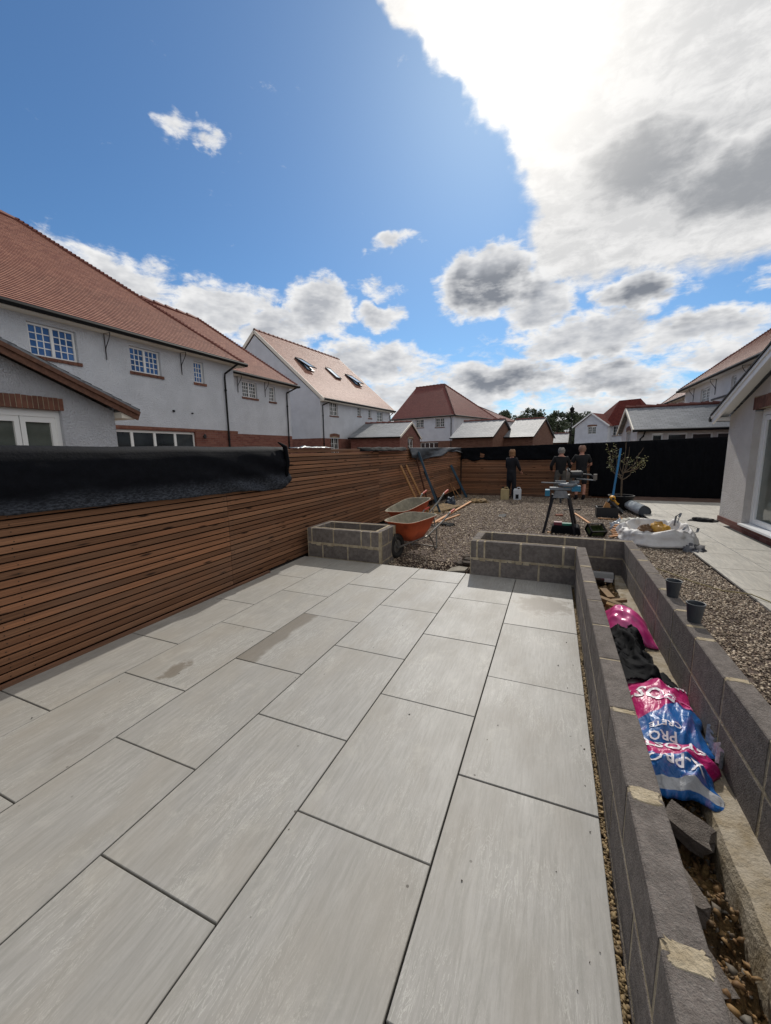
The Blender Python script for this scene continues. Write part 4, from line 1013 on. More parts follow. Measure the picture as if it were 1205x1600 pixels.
m_ = MB(); m_.fbox(TR7, 16, 25.4, -.05, 0, 3.78, 3.86); m_.build('string_course', M_LEADING, h7)
TR8 = frame2(8.18, 0, 0, 1, 1, 0)
h8 = thing('house', 'white rendered house furthest back on the right, partly hidden', 'house', (11, 35, -.3), 'new houses of the estate')
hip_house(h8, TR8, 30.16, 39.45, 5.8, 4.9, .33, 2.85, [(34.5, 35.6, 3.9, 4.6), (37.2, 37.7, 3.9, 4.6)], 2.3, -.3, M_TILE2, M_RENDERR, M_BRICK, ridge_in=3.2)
window(h8, TR8, 34.51, 35.59, 3.91, 4.59, 2, (3, 4), M_GLASSD, single=True); window(h8, TR8, 37.21, 37.69, 3.91, 4.59, 1, (3, 4), M_GLASSD, single=True)
for u in (33.6, 36.4): bracket(h8, TR8, u, 4.78, .7)

# our own garden room on the right edge
e9 = thing('garden_room', 'near white rendered garden room with glazed doors at right edge of photo', 'building', (5, 8, -.15), 'single storey extensions')
TE9 = frame2(3.45, 0, 0, 1, 1, 0)
RY, RZ, EY, EZ = 7.1, 3.80, 11.15, 2.16
m_ = MB(); wall_grid(m_, TE9, 3.3, 10.9, .0, 2.17, [(5.0, 9.76, -.02, 2.22)], .19)
m_.poly([TE9(3.3, 0, 2.17), TE9(5.0, 0, 2.17), TE9(5.0, 0, 2.22), TE9(9.76, 0, 2.22), TE9(9.76, 0, 2.17), TE9(10.9, 0, 2.17), TE9(RY, 0, RZ-.2)])
m_.quad(TE9(10.9, 0, 0), TE9(10.9, 5, 0), TE9(10.9, 5, 2.2), TE9(10.9, 0, 2.2)); m_.quad(TE9(3.3, 0, 0), TE9(3.3, 5, 0), TE9(3.3, 5, 2.2), TE9(3.3, 0, 2.2))
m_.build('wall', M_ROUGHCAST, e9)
m_ = MB(); wall_grid(m_, TE9, 3.3, 10.93, -.3, .0, [], .1, -.02); m_.quad(TE9(10.92, -.02, -.3), TE9(10.92, 5, -.3), TE9(10.92, 5, 0), TE9(10.92, -.02, 0)); m_.quad(TE9(3.3, -.02, 0), TE9(10.93, -.02, 0), TE9(10.93, .05, 0), TE9(3.3, .05, 0)); m_.build('brick_plinth', M_BRICK, e9)
soldier_course(e9, TE9, 4.9, 9.84, 2.20, 2.42, .06, .075, -.012)
m_ = MB(); m_.fbox(TE9, 4.95, 9.75, -.06, .2, -.004, .03); m_.build('door_sill', M_UPVC, e9)
m_ = MB(); m_.fbox(TE9, 9.68, 9.758, .12, .20, .03, 2.2); m_.fbox(TE9, 5.0, 5.08, .12, .20, .03, 2.2); m_.fbox(TE9, 5.08, 9.68, .12, .2, 2.1, 2.21); m_.build('door_frame', M_UPVC, e9)
for k in range(4):
    a = 5.09+k*1.147; b = a+1.14; f = MB(); fw = .075
    for bx in ((a, a+fw, .04, 2.09), (b-fw, b, .04, 2.09), (a+fw, b-fw, .04, .14), (a+fw, b-fw, 2.0, 2.09)): f.fbox(TE9, bx[0], bx[1], .13, .19, bx[2], bx[3])
    d_ = f.build('door_leaf', M_UPVC, e9); q = MB(); q.quad(TE9(a+fw, .16, .14), TE9(b-fw, .16, .14), TE9(b-fw, .16, 2.0), TE9(a+fw, .16, 2.0)); q.build('pane', M_GLASSG, d_)
for sg in (1, -1):
    ey = EY if sg > 0 else 2*RY-EY
    m_ = MB(); a, b = Vector(TE9(ey, -.27, EZ+.06)), Vector(TE9(RY, -.27, RZ+.06)); t1 = (b-a).length
    slope(m_, lambda u, t, a=a, b=b, t1=t1: a.lerp(b, t/t1) + Vector((u, 0, 0)), lambda t: 0, lambda t: 5.2, t1, .16, .012); z_ = Vector((0, 0, .04))
    m_.quad(a-z_, b-z_, b, a); m_.build('roof_slope', M_SLATE, e9, fix=False)
    m_ = MB(); m_.bar(TE9(ey, -.23, EZ-.06), TE9(RY, -.23, RZ-.06), .04, .17); m_.bar(TE9(ey, -.255, EZ+.0), TE9(RY, -.255, RZ+.0), .03, .06); m_.build('barge_board', M_UPVC, e9)
    m_ = MB(); m_.bar(TE9(ey-.02*sg, -.11, EZ-.02), TE9(RY, -.11, RZ-.02), .21, .02); m_.build('verge_soffit', M_UPVC, e9)
    m_ = MB(); m_.bar(TE9(ey, -.28, EZ+.05), TE9(RY, -.28, RZ+.05), .02, .035); m_.build('verge_trim', M_BLACK, e9)
m_ = MB(); m_.fbox(TE9, 10.9, 11.12, -.21, 5, 2.08, 2.15); m_.build('eaves_box', M_UPVC, e9)
gutter(e9, TE9(11.2, -.28, 2.13), TE9(11.2, 5, 2.13), .06)
# ------------------------------------------------------------------ trees beyond the houses
M_BARK = mat('bark', '4a3d32', .9, '33291f', 8)
def leaf_mat(name, c1_, c2_):
    m = bpy.data.materials.new(name); m.use_nodes = True; t = m.node_tree; N = NT(t); p = t.nodes['Principled BSDF']
    tcn = N.n('ShaderNodeTexCoord'); oi = N.n('ShaderNodeObjectInfo')
    c = N.mix(N.sstep(N.noise(tcn.outputs['Object'], 1.1, 3), .35, .65), lin(c1_), lin(c2_))
    t.links.new(c, p.inputs['Base Color']); p.inputs['Roughness'].default_value = .65
    p.inputs['Transmission Weight'].default_value = 0
    return m
M_LEAF = leaf_mat('tree_leaves', '2f3a24', '414c2c'); M_LEAF2 = leaf_mat('apple_leaves', '6a6a3c', '8a8250')
def far_tree(x, y, h, w, label):
    root = thing('tree', label, 'tree', (x, y, -.4), 'trees beyond the houses')
    b = MB(); b.tube([(x, y, -.4), (x+.1, y, h*.3), (x+.2, y, h*.6)], [.22, .17, .08], 8)
    cl = []
    for k in range(36):
        th = random.uniform(0, 2*math.pi); r_ = w*1.15*math.sqrt(random.random()); zz = random.uniform(.12, .93)
        r_ *= math.sin(min(1, (1.02-zz)*1.7+.12)*math.pi/2)
        cl.append((x + r_*math.cos(th), y + r_*math.sin(th)*.7, h*zz, random.uniform(.5, 1.0)))
    for c in cl[:8]: b.tube([(x+.05, y, h*.25), ((x+c[0])/2, (y+c[1])/2, (h*.3+c[2])/2), c[:3]], [.08, .05, .02], 5)
    b.build('trunk', M_BARK, root)
    L = MB()
    for (cx, cy, cz, cr) in cl:
        for j in range(100):
            v = Vector((random.gauss(0, 1), random.gauss(0, 1), random.gauss(0, 1))); v = v.normalized()*cr*random.random()**.4
            p = Vector((cx, cy, cz)) + v; s_ = random.uniform(.13, .27)
            a = Vector((random.gauss(0, 1), random.gauss(0, 1), random.gauss(0, 1))).normalized(); c_ = a.orthogonal().normalized()
            L.add([p-a*s_, p+c_*s_*.6, p+a*s_, p-c_*s_*.6], [(0, 1, 2, 3)])
    L.build('crown', M_LEAF, root, fix=False)
for k, (x, y, h, w, lb) in enumerate(((-13.2, 88, 8.7, 1.9, 'leftmost small dark tree beyond the red hip roof'), (-10.0, 86, 9.2, 2.1, 'second dark tree from the red hip roof, rounded crown'),
        (-7.0, 90, 8.9, 1.8, 'third dark tree from red hip roof, above the left garage'), (-5.0, 85, 9.5, 2.1, 'tall dark tree above the right garage roof ridge'), (-2.3, 87, 9.4, 2.2, 'dark tree over the right garage gable'),
        (.1, 84, 8.6, 2.0, 'dark tree between right garage and far white gable'), (2.6, 88, 8.9, 2.0, 'dark tree beside the street lamp'), (5.0, 92, 8.8, 2.1, 'rightmost dark tree partly behind the far white gable'), (-8.5, 96, 8.2, 2.2, 'low dark tree in the back between rounded crowns'), (1.4, 97, 7.6, 2.6, 'low dark tree deep behind the street lamp'), (-3.8, 98, 8.0, 2.4, 'low dark tree deep behind the right garage'))):
    far_tree(x, y, h, w, lb)
lp = thing('street_lamp', 'slim black street lamp with lantern head in front of the trees', 'street lamp', (1.42, 45, -.4))
m_ = MB(); m_.tube([(1.42, 45, -.4), (1.42, 45, 5.0)], [.06, .04], 8); m_.build('post', M_BLACK, lp)
m_ = MB(); m_.lathe([(.05, 0), (.16, .08), (.22, .4), (.24, .42), (.1, .58), (.03, .62), (.02, .78)], (1.42, 45, 5.0), 8); m_.build('lantern', M_BLACK, lp)

# ------------------------------------------------------------------ wheelbarrows
M_ORANGE = mat('orange_barrow_tray', 'd2623a', .6, 'a8482c', 6, bump=.2, bscale=20, contrast=(.42, .75))
M_CRUST = mat('concrete_crust', '98917f', .95, '7a7466', 9, bump=.8, bscale=40)
M_GALV = mat('galvanised_tube', '8a8a88', .45, '6e6a62', 12, metal=.7)
M_RUBBER = mat('black_rubber', '131314', .8, '2a2724', 12)
def barrow(label):
    root = thing('wheelbarrow', label, 'wheelbarrow', local=True, group='orange wheelbarrows')
    def ring(hw0, hw1, y0, y1, z0, z1, n=24, shift=0):
        pts = []
        for k in range(n):
            th = 2*math.pi*k/n; c, s_ = math.cos(th), math.sin(th)
            e = .45; cx = math.copysign(abs(c)**e, c); sy_ = math.copysign(abs(s_)**e, s_); t = (sy_+1)/2
            pts.append((cx*(hw0+(hw1-hw0)*t), y0+(y1-y0)*t, z0+(z1-z0)*t))
        return pts
    n = 24
    out = [ring(.12, .15, -.12, .26, .23, .22), ring(.19, .235, -.24, .40, .36, .39), ring(.26, .30, -.36, .50, .55, .58), ring(.285, .325, -.385, .525, .552, .582), ring(.285, .325, -.385, .525, .565, .595)]
    inn = [ring(.262, .305, -.36, .50, .565, .595), ring(.185, .23, -.23, .39, .37, .40), ring(.11, .14, -.11, .25, .25, .24)]
    def loft(rings, cap):
        b = MB(); vs_ = [p for r_ in rings for p in r_]; fs = []
        for i in range(len(rings)-1):
            for k in range(n): fs.append((i*n+k, i*n+(k+1) % n, (i+1)*n+(k+1) % n, (i+1)*n+k))
        if cap == 0: fs.append(tuple(reversed(range(n))))
        if cap == 1: fs.append(tuple((len(rings)-1)*n+k for k in range(n)))
        b.add(vs_, fs); return b
    tray = loft(out, 0).build('tray', M_ORANGE, root, smooth=True)
    b = loft([out[-1]]+inn, 1); b.build('tray_inside', M_CRUST, tray, smooth=False)
    for sx_ in (-1, 1):
        m = MB(); m.tube([(sx_*.07, -.42, .19), (sx_*.10, -.2, .21), (sx_*.17, .3, .24), (sx_*.24, .75, .44), (sx_*.26, .95, .55), (sx_*.26, 1.12, .58)], .016, 8); m.build('frame_tube', M_GALV, root)
        m = MB(); m.tube([(sx_*.26, .98, .555), (sx_*.26, 1.14, .583)], .021, 8); m.build('grip', mat('red_grip', 'a83a28', .6), root)
        m = MB(); m.tube([(sx_*.19, .34, .25), (sx_*.22, .42, .12), (sx_*.23, .46, .012), (sx_*.225, .53, .012), (sx_*.21, .56, .13), (sx_*.2, .58, .33)], .014, 8); m.build('leg', M_GALV, root)
        m = MB(); m.bar((sx_*.08, -.4, .19), (sx_*.07, -.52, .42), .02, .008); m.build('stay', M_GALV, root)
    m = MB(); m.tube([(-.225, .5, .03), (.225, .5, .03)], .011, 6); m.build('cross_brace', M_GALV, root)
    m = MB(); pr = []
    for k in range(13): th = 2*math.pi*k/12; pr.append((.145+.05*math.cos(th), .045*math.sin(th)))
    m.lathe(pr, (0, -.36, .195), 24, 'X'); w_ = m.build('wheel', M_RUBBER, root, smooth=True)
    m = MB(); m.lathe([(.02, -.05), (.03, -.045), (.03, -.02), (.11, -.015), (.11, .015), (.03, .02), (.03, .045), (.02, .05)], (0, -.36, .195), 16, 'X'); m.build('rim', M_GALV, w_)
    return root
w1_ = barrow('front orange wheelbarrow with tray full of dried mortar beside the small planter')
w1_.location = (-2.10, 5.83, -.1); w1_.rotation_euler = (0, 0, R(-12))
w2_ = copy_tree(w1_); w2_['label'] = 'rear orange wheelbarrow tipped towards us behind the other one'
w2_.location = (-2.45, 6.9, -.04); w2_.rotation_euler = (R(9), R(-4), R(-16))

# ------------------------------------------------------------------ timber, poles and levels
M_PINE = mat('fresh_pine', 'b98e62', .75, '94693f', 3, (9, .8, 9)); M_PINE2 = mat('cut_softwood', 'c08a58', .75, 'a06c3e', 4)
M_BLUE = mat('blue_level', '1f6f9e', .45, '1a5f8c', 5); M_DBLUE = mat('dark_blue_level', '2a4a5e', .5, '22394a', 6)
def stick(name, a, b, w, h, material, label, cat, group=None, up=(0, 0, 1)):
    m = MB(); m.bar(a, b, w, h, up); return m.build(name, material, label=label, cat=cat, group=group)
gz_ = gravel_z
stick('timber_post', (-2.98, 9.5, gz_(-3, 9.5)), (-3.46, 9.05, 1.18), .045, .045, M_PINE, 'left of two pale timber posts leaning on left fence', 'post', 'timber posts leaning on fence')
stick('timber_post', (-2.98, 9.95, gz_(-3, 9.95)), (-3.46, 9.45, 1.17), .045, .045, M_PINE, 'right of two pale timber posts leaning on left fence', 'post', 'timber posts leaning on fence')
stick('timber_post', (-3.2, 10.7, gz_(-3, 10.7)), (-3.47, 10.2, 1.45), .03, .03, mat('dark_stain', '4a2c20', .8), 'dark stained thin post leaning on fence beside blue level', 'post')
stick('spirit_level', (-2.82, 10.4, gz_(-2.8, 10.4)+.01), (-3.43, 10.35, 1.50), .025, .055, M_DBLUE, 'long blue grey level leaning on left fence behind wheelbarrows', 'level', 'levels leaning about')
stick('spirit_level', (-2.95, 10.55, gz_(-2.9, 10.5)+.35), (-3.38, 10.75, .95), .03, .07, M_BLACK, 'short black level against the long blue grey one', 'level', 'levels leaning about')
stick('spirit_level', (-2.98, 14.75, gz_(-3, 14.8)+.01), (-3.44, 14.1, .98), .03, .09, M_DBLUE, 'dark blue level leaning in the far left fence corner', 'level', 'levels leaning about')
stick('timber_offcut', (-3.25, 14.2, gz_(-3, 14.2)+.02), (-3.46, 14.1, .32), .06, .02, M_PINE, 'short pale board leaning in the far left corner', 'timber')
stick('timber_offcut', (-3.12, 14.4, gz_(-3, 14.4)+.02), (-3.40, 14.35, .18), .05, .02, M_PINE, 'tiny pale batten leaning in the far left corner', 'timber')
stick('timber_board', (-2.5, 8.62, gz_(-2.5, 8.6)+.02), (-2.48, 13.0, gz_(-2.5, 13)+.06), .07, .025, M_PINE2, 'long pale board lying on gravel behind wheelbarrows', 'timber')
stick('timber_board', (-2.42, 8.8, gz_(-2.4, 8.8)+.02), (-2.22, 10.1, gz_(-2.3, 10.1)+.03), .05, .025, M_PINE2, 'short pale board lying beside the long board on gravel', 'timber')
def heap(name, c, r3, material, label, cat, seed=0, n=18, rough=.35, group=None):
    m = MB()
    def f(u, v):
        th = 2*math.pi*u; ph = math.pi/2*v
        d = Vector((math.cos(th)*math.cos(ph), math.sin(th)*math.cos(ph), math.sin(ph)))
        k = 1 + rough*fbm(d.x*1.8+seed, d.y*1.8, d.z*1.8) + rough*.4*fbm(d.x*6+seed, d.y*6, d.z*6)
        return (c[0]+d.x*r3[0]*k, c[1]+d.y*r3[1]*k, c[2]+max(0, d.z)*r3[2]*k)
    m.grid(f, n*2, n//2); return m.build(name, material, smooth=True, fix=False, label=label, cat=cat, group=group)
heap('fabric_heap', (-2.2, 8.55, gz_(-2.2, 8.5)), (.24, .16, .05), M_FABRIC, 'flat black fabric heap under the board ends', 'fabric', 3)
heap('tool_bag', (-3.0, 12.3, gz_(-3, 12.3)), (.16, .2, .24), mat('blue_black_bag', '1c2430', .6, '3a4658', 6), 'round dark blue bag by the left fence', 'bag', 5)
heap('soil_heap', (-3.0, 11.2, gz_(-3, 11.2)-.02), (.5, 1.2, .1), M_SOIL, 'low heap of soil along the left fence foot', 'soil', 9)
heap('soil_heap', (-2.3, 13.3, gz_(-2.3, 13.3)-.02), (.4, .35, .12), M_SOIL, 'small soil heap at the tip of the long board', 'soil', 12)
m_ = MB(); m_.extrude([(-.1, -.06), (.1, -.08), (.12, .05), (-.06, .09)], .015, (-1.17, 10.25, gz_(-1.2, 10.2)+.02), (1, 0, .25), (0, .9, .4)); m_.build('plastic_offcut', M_BLACK, label='small black plastic scrap alone on the open gravel', cat='scrap')
stick('timber_offcut', (-.72, 5.85, gz_(-.7, 5.9)+.015), (-.6, 5.83, gz_(-.6, 5.9)+.015), .05, .02, M_PINE, 'tiny pale wood block just behind the raised bed', 'timber')

# broken rubble and a slate-like scrap beside the bed corner
M_RUBB = mat('broken_concrete', '6b655e', .95, '4e4a44', 12, rand=.2, bump=.7, bscale=50)
def rock(name, c, r3, label, cat, group, material=None, rot=0.0, parent=None):
    bm = bmesh.new(); bmesh.ops.create_icosphere(bm, subdivisions=1, radius=1.0)
    for v in bm.verts:
        k = 1 + random.uniform(-.28, .22); v.co = Vector((max(-.8, min(.8, v.co.x))*k*r3[0]*1.15, max(-.8, min(.8, v.co.y))*k*r3[1]*1.15, max(-.75, min(.75, v.co.z))*k*r3[2]*1.2))
    bmesh.ops.rotate(bm, verts=bm.verts, matrix=Matrix.Rotation(rot, 3, 'Z'))
    me = bpy.data.meshes.new(name); bm.to_mesh(me); bm.free(); me.materials.append(material or M_RUBB)
    o = bpy.data.objects.new(name, me); COL.objects.link(o); o.location = c
    return props(o, label, cat, group)
RLN = ['nearest rubble lump touching the patio by the raised bed corner', 'second rubble lump back along the raised bed left side', 'third rubble lump back along the raised bed left side', 'furthest rubble lump from the patio beside the raised bed', 'rubble lump lying on top of the others by the bed corner']
for ki, (x, y, z, a, b, c) in enumerate(((-1.08, 5.02, -.05, .09, .07, .05), (-1.12, 5.3, -.04, .1, .08, .06), (-1.05, 5.55, -.04, .09, .09, .05), (-1.16, 5.8, -.06, .07, .09, .04), (-1.02, 5.2, .01, .06, .08, .04))):
    rock('rubble_lump', (x, y, z), (a, b, c), RLN[ki], 'rubble', 'rubble by the raised bed corner', rot=random.random()*3, material=mat('muddy_rubble', '5a4e42', .95, '3c342c', 14, rand=.2, bump=.8, bscale=50))
m_ = MB(); m_.extrude([(-.16, -.05), (.1, -.07), (.14, .03), (.0, .1), (-.1, .06)], .02, (-1.1, 4.98, -.03), (.9, .2, .1), (-.1, .95, .12)); m_.build('stone_flake', mat('pale_stone', '9a9284', .9, '7c7568', 9), label='flat pale stone flake lying against the bed corner', cat='stone')

# ------------------------------------------------------------------ jerry cans, by the end fence
def can(x, y, z, w, d, h, material, label, twin=False):
    root = thing('jerry_can', label, 'can', (x, y, z), 'cans by the end fence')
    m = MB(); m.box(x-w/2, x+w/2, y-d/2, y+d/2, z, z+h*.82); m.box(x-w*.42, x-w*.1, y-d*.3, y+d*.3, z+h*.82, z+h*.9); m.build('body', material, root, bevel=.012)
    m = MB(); m.tube([(x-w*.05, y, z+h*.82), (x-w*.02, y, z+h*.97), (x+w*.28, y, z+h*.97), (x+w*.42, y, z+h*.8)], .018, 8); m.build('handle', material, root, smooth=True)
    m = MB(); m.lathe([(.035, 0), (.035, .05), (.001, .05)], (x-w*.25, y, z+h*.9), 12); m.build('cap', M_BLACK, root)
    if twin: m = MB(); m.box(x-w*.2, x+w*.2, y-d/2-.006, y-d/2, z+h*.12, z+h*.45); m.build('paper_label', M_BLACK, root)
can(-1.57, 14.55, gz_(-1.5, 14.5)-.01, .28, .2, .46, mat('cream_plastic', 'b7a67c', .5, 'a8956a', 5), 'cream plastic jerry can standing on gravel before the end fence')
can(-1.15, 14.6, gz_(-1.1, 14.6)-.01, .26, .18, .46, mat('white_plastic', 'c9ccce', .4), 'white plastic sprayer can beside the cream jerry can', True)

# ------------------------------------------------------------------ mitre saw on its stand
M_SAWB = mat('saw_teal', '1b6f8e', .4); M_ALU = mat('aluminium', '85888c', .5, '686b6f', 10, metal=.3); M_SAWD = mat('saw_dark', '1b1d22', .45); M_SAWG = mat('saw_grey', '6d665e', .5)
Z0 = gz_(.2, 8.6)
st = thing('saw_stand', 'black legged folding saw stand standing on gravel behind the raised bed', 'saw stand', (.18, 8.55, Z0))
for (a, b) in (((.02, 8.45, .62), (-.14, 8.3, Z0)), ((.28, 8.45, .62), (.44, 8.35, Z0)), ((.30, 8.65, .62), (.50, 9.0, Z0)), ((.0, 8.65, .62), (-.12, 9.0, Z0))):
    m_ = MB(); m_.bar(a, b, .036, .036); m_.build('leg', M_SAWD, st)
m_ = MB(); m_.bar((-.06, 8.55, .745), (.36, 8.55, .745), .12, .05); m_.build('beam', M_ALU, st)
m_ = MB(); m_.extrude([(-.15, 0), (.15, 0), (.1, .14), (-.1, .14)], .05, (.15, 8.46, .57), (1, 0, 0), (0, 0, 1)); m_.build('leg_bracket', M_ALU, st)
m_ = MB(); m_.box(-.14, -.05, 8.42, 8.66, .60, .72); m_.build('clamp', M_SAWB, st); m_ = MB(); m_.box(.13, .17, 8.44, 8.47, .47, .62); m_.build('lock_lever', M_SAWD, st)
sw = thing('mitre_saw', 'teal and grey sliding mitre saw tilted up on the folding stand', 'saw', (.3, 8.6, .78))
m_ = MB(); m_.lathe([(.001, 0), (.17, 0), (.18, .03), (.16, .06), (.001, .06)], (.27, 8.62, .79), 24); m_.build('turntable', M_ALU, sw)
m_ = MB(); m_.box(.20, .50, 8.5, 8.76, .755, .80); m_.box(.34, .5, 8.46, 8.54, .70, .76); m_.build('base', M_SAWB, sw)
m_ = MB(); m_.box(.04, .24, 8.70, 8.73, .84, .89); m_.box(.32, .48, 8.70, 8.73, .84, .89); m_.build('fence', M_ALU, sw)
m_ = MB(); m_.bar((-.22, 8.56, .86), (.24, 8.6, .85), .022, .018); m_.build('left_extension_rail', M_ALU, sw)
m_ = MB(); m_.bar((.42, 8.68, .94), (.76, 8.66, .91), .04, .02); m_.build('right_extension_rail', M_ALU, sw); m_ = MB(); m_.box(.72, .78, 8.62, 8.70, .92, 1.03); m_.build('end_stop', M_SAWG, sw)
m_ = MB(); m_.bar((.33, 8.78, .82), (.30, 8.78, 1.04), .08, .07); m_.bar((.33, 8.78, .98), (.45, 8.72, 1.08), .07, .07); m_.build('pivot_arm', M_SAWG, sw)
m_ = MB(); m_.lathe([(.001, -.03), (.11, -.03), (.118, 0), (.11, .03), (.001, .03)], (.27, 8.70, 1.02), 24, 'X'); m_.build('blade_guard', M_SAWG, sw)
m_ = MB(); m_.lathe([(.001, -.1), (.07, -.1), (.075, .1), (.06, .13), (.001, .13)], (.40, 8.68, 1.02), 16, 'X'); m_.build('motor', M_SAWD, sw)
m_ = MB(); m_.tube([(.26, 8.62, 1.13), (.25, 8.54, 1.15), (.28, 8.48, 1.10), (.33, 8.5, 1.04)], .018, 8); m_.build('handle', M_SAWD, sw)
m_ = MB(); m_.tube([(.44, 8.74, .96), (.55, 8.74, 1.02), (.68, 8.72, 1.01), (.74, 8.68, .95)], .016, 8); m_.build('carry_bar', M_SAWD, sw)
tb = thing('tool_bag', 'open black canvas tool bag between the saw stand legs', 'bag', (.27, 8.5, Z0))
m_ = MB(); m_.add([(.0, 8.34, Z0), (.54, 8.34, Z0), (.56, 8.7, Z0), (.0, 8.7, Z0), (.03, 8.38, Z0+.17), (.5, 8.36, Z0+.15), (.52, 8.66, Z0+.18), (.03, 8.66, Z0+.18)], [(0, 1, 5, 4), (1, 2, 6, 5), (2, 3, 7, 6), (3, 0, 4, 7), (4, 5, 6, 7), (3, 2, 1, 0)]); m_.build('body', M_FABRIC, tb, bevel=.02)
m_ = MB(); m_.box(.05, .2, 8.42, 8.56, Z0+.16, Z0+.23); m_.build('case', mat('maroon_case', '6a2434', .5), tb); m_ = MB(); m_.box(.2, .38, 8.44, 8.54, Z0+.17, Z0+.21); m_.build('tray', mat('green_case', '2f7a66', .5), tb)
stick('timber_offcut', (-.06, 8.4, Z0+.02), (.05, 8.42, Z0+.02), .07, .03, M_PINE, 'small pale block beside the open tool bag', 'timber')
cr = thing('garden_crate', 'small black crate with dark green lining tipped on gravel beside the tool bag', 'crate', (.8, 8.4, Z0))
m_ = MB(); mm = Matrix.Translation((.80, 8.45, Z0+.10)) @ Matrix.Rotation(R(25), 4, 'Z') @ Matrix.Rotation(R(38), 4, 'X')
for (a, b) in (((-.14, -.1, -.06), (.14, -.1, -.06)), ((-.14, .1, -.06), (.14, .1, -.06)), ((-.14, -.1, .08), (.14, -.1, .08)), ((-.14, .1, .08), (.14, .1, .08)), ((-.14, -.1, -.06), (-.14, .1, -.06)), ((.14, -.1, -.06), (.14, .1, -.06)), ((-.14, -.1, .08), (-.14, .1, .08)), ((.14, -.1, .08), (.14, .1, .08)), ((-.14, -.1, -.06), (-.14, -.1, .08)), ((.14, -.1, -.06), (.14, -.1, .08)), ((-.14, .1, -.06), (-.14, .1, .08)), ((.14, .1, -.06), (.14, .1, .08))):
    m_.bar(mm @ Vector(a), mm @ Vector(b), .025, .025)
m_.build('frame', M_BLACK, cr)
m_ = MB(); m_.add([mm @ Vector(v) for v in ((-.13, -.09, -.05), (.13, -.09, -.05), (.13, .09, -.05), (-.13, .09, -.05), (-.13, -.09, .06), (.13, -.09, .06), (.13, .09, .06), (-.13, .09, .06))], [(0, 1, 2, 3), (0, 1, 5, 4), (1, 2, 6, 5), (2, 3, 7, 6), (3, 0, 4, 7)]); m_.build('lining', mat('moss_lining', '3a4524', .9, '4c5a2c', 20), cr)
stick('timber_batten', (.56, 11.5, gz_(.5, 11.5)+.015), (.80, 9.9, gz_(.8, 9.9)+.015), .055, .025, M_PINE2, 'single orange pine batten lying on gravel right of saw stand', 'timber')
stick('timber_batten', (1.5, 12.2, gz_(1.5, 12)+.02), (1.56, 10.55, gz_(1.5, 10.6)+.02), .08, .03, M_PINE, 'pale batten beside the black tool crate pointing at us', 'timber')
stick('timber_batten', (1.05, 10.72, gz_(1.1, 10.7)+.02), (1.55, 10.6, gz_(1.5, 10.6)+.02), .05, .03, M_PINE, 'pale batten lying crosswise in front of the black tool crate', 'timber')
stick('pipe_offcut', (.3, 12.1, gz_(.3, 12)+.015), (.75, 12.4, gz_(.7, 12.4)+.015), .05, .03, M_BLACK, 'dark pipe offcut lying on gravel behind the saw', 'pipe')
stick('brick_offcut', (.1, 10.9, gz_(.1, 10.9)+.02), (.26, 10.95, gz_(.2, 10.9)+.02), .1, .05, mat('brick_bit', '8a5a48', .9), 'brick piece lying on gravel behind the saw stand legs', 'brick')
# tool crate
tcx, tcy, tz = 1.27, 11.15, gz_(1.27, 11.1)
tcr = thing('tool_crate', 'black open tool crate heaped with yellow power tool beside potted tree', 'crate', (tcx, tcy, tz))
m_ = MB(); t_ = .02
for (x0, x1, y0, y1) in ((-.24, .24, -.18, -.16), (-.24, .24, .16, .18), (-.24, -.22, -.16, .16), (.22, .24, -.16, .16)): m_.box(tcx+x0, tcx+x1, tcy+y0, tcy+y1, tz, tz+.26)
m_.box(tcx-.22, tcx+.22, tcy-.16, tcy+.16, tz+.005, tz+.03); m_.build('box', M_SAWD, tcr)
m_ = MB(); m_.bar((tcx+.02, tcy-.05, tz+.44), (tcx+.34, tcy-.02, tz+.12), .06, .2, (0, 1, .4)); m_.build('lid', M_SAWD, tcr)
m_ = MB(); m_.extrude([(-.1, 0), (.1, 0), (.06, .16), (-.02, .2)], .08, (tcx-.02, tcy-.08, tz+.2), (1, 0, 0), (0, 0, 1)); m_.build('cardboard', mat('card', 'a87c4c', .8), tcr)
yl = thing('power_tool', 'yellow power tool lying on top of the black tool crate', 'tool', (tcx+.12, tcy+.1, tz+.35)); MY = mat('tool_yellow', 'd0941c', .5)
m_ = MB(); m_.lathe([(.001, -.12), (.05, -.12), (.07, 0), (.06, .1), (.001, .12)], (tcx+.12, tcy+.08, tz+.47), 12, 'Y'); m_.build('motor_body', MY, yl, smooth=True); m_ = MB(); m_.tube([(tcx+.12, tcy+.1, tz+.44), (tcx+.2, tcy+.1, tz+.34), (tcx+.25, tcy+.08, tz+.3)], [.05, .04, .05], 10); m_.build('grip', MY, yl, smooth=True)
m_ = MB(); m_.lathe([(.001, 0), (.03, 0), (.022, .06), (.001, .09)], (tcx+.12, tcy-.05, tz+.47), 10, 'Y'); m_.build('chuck', M_SAWD, yl)
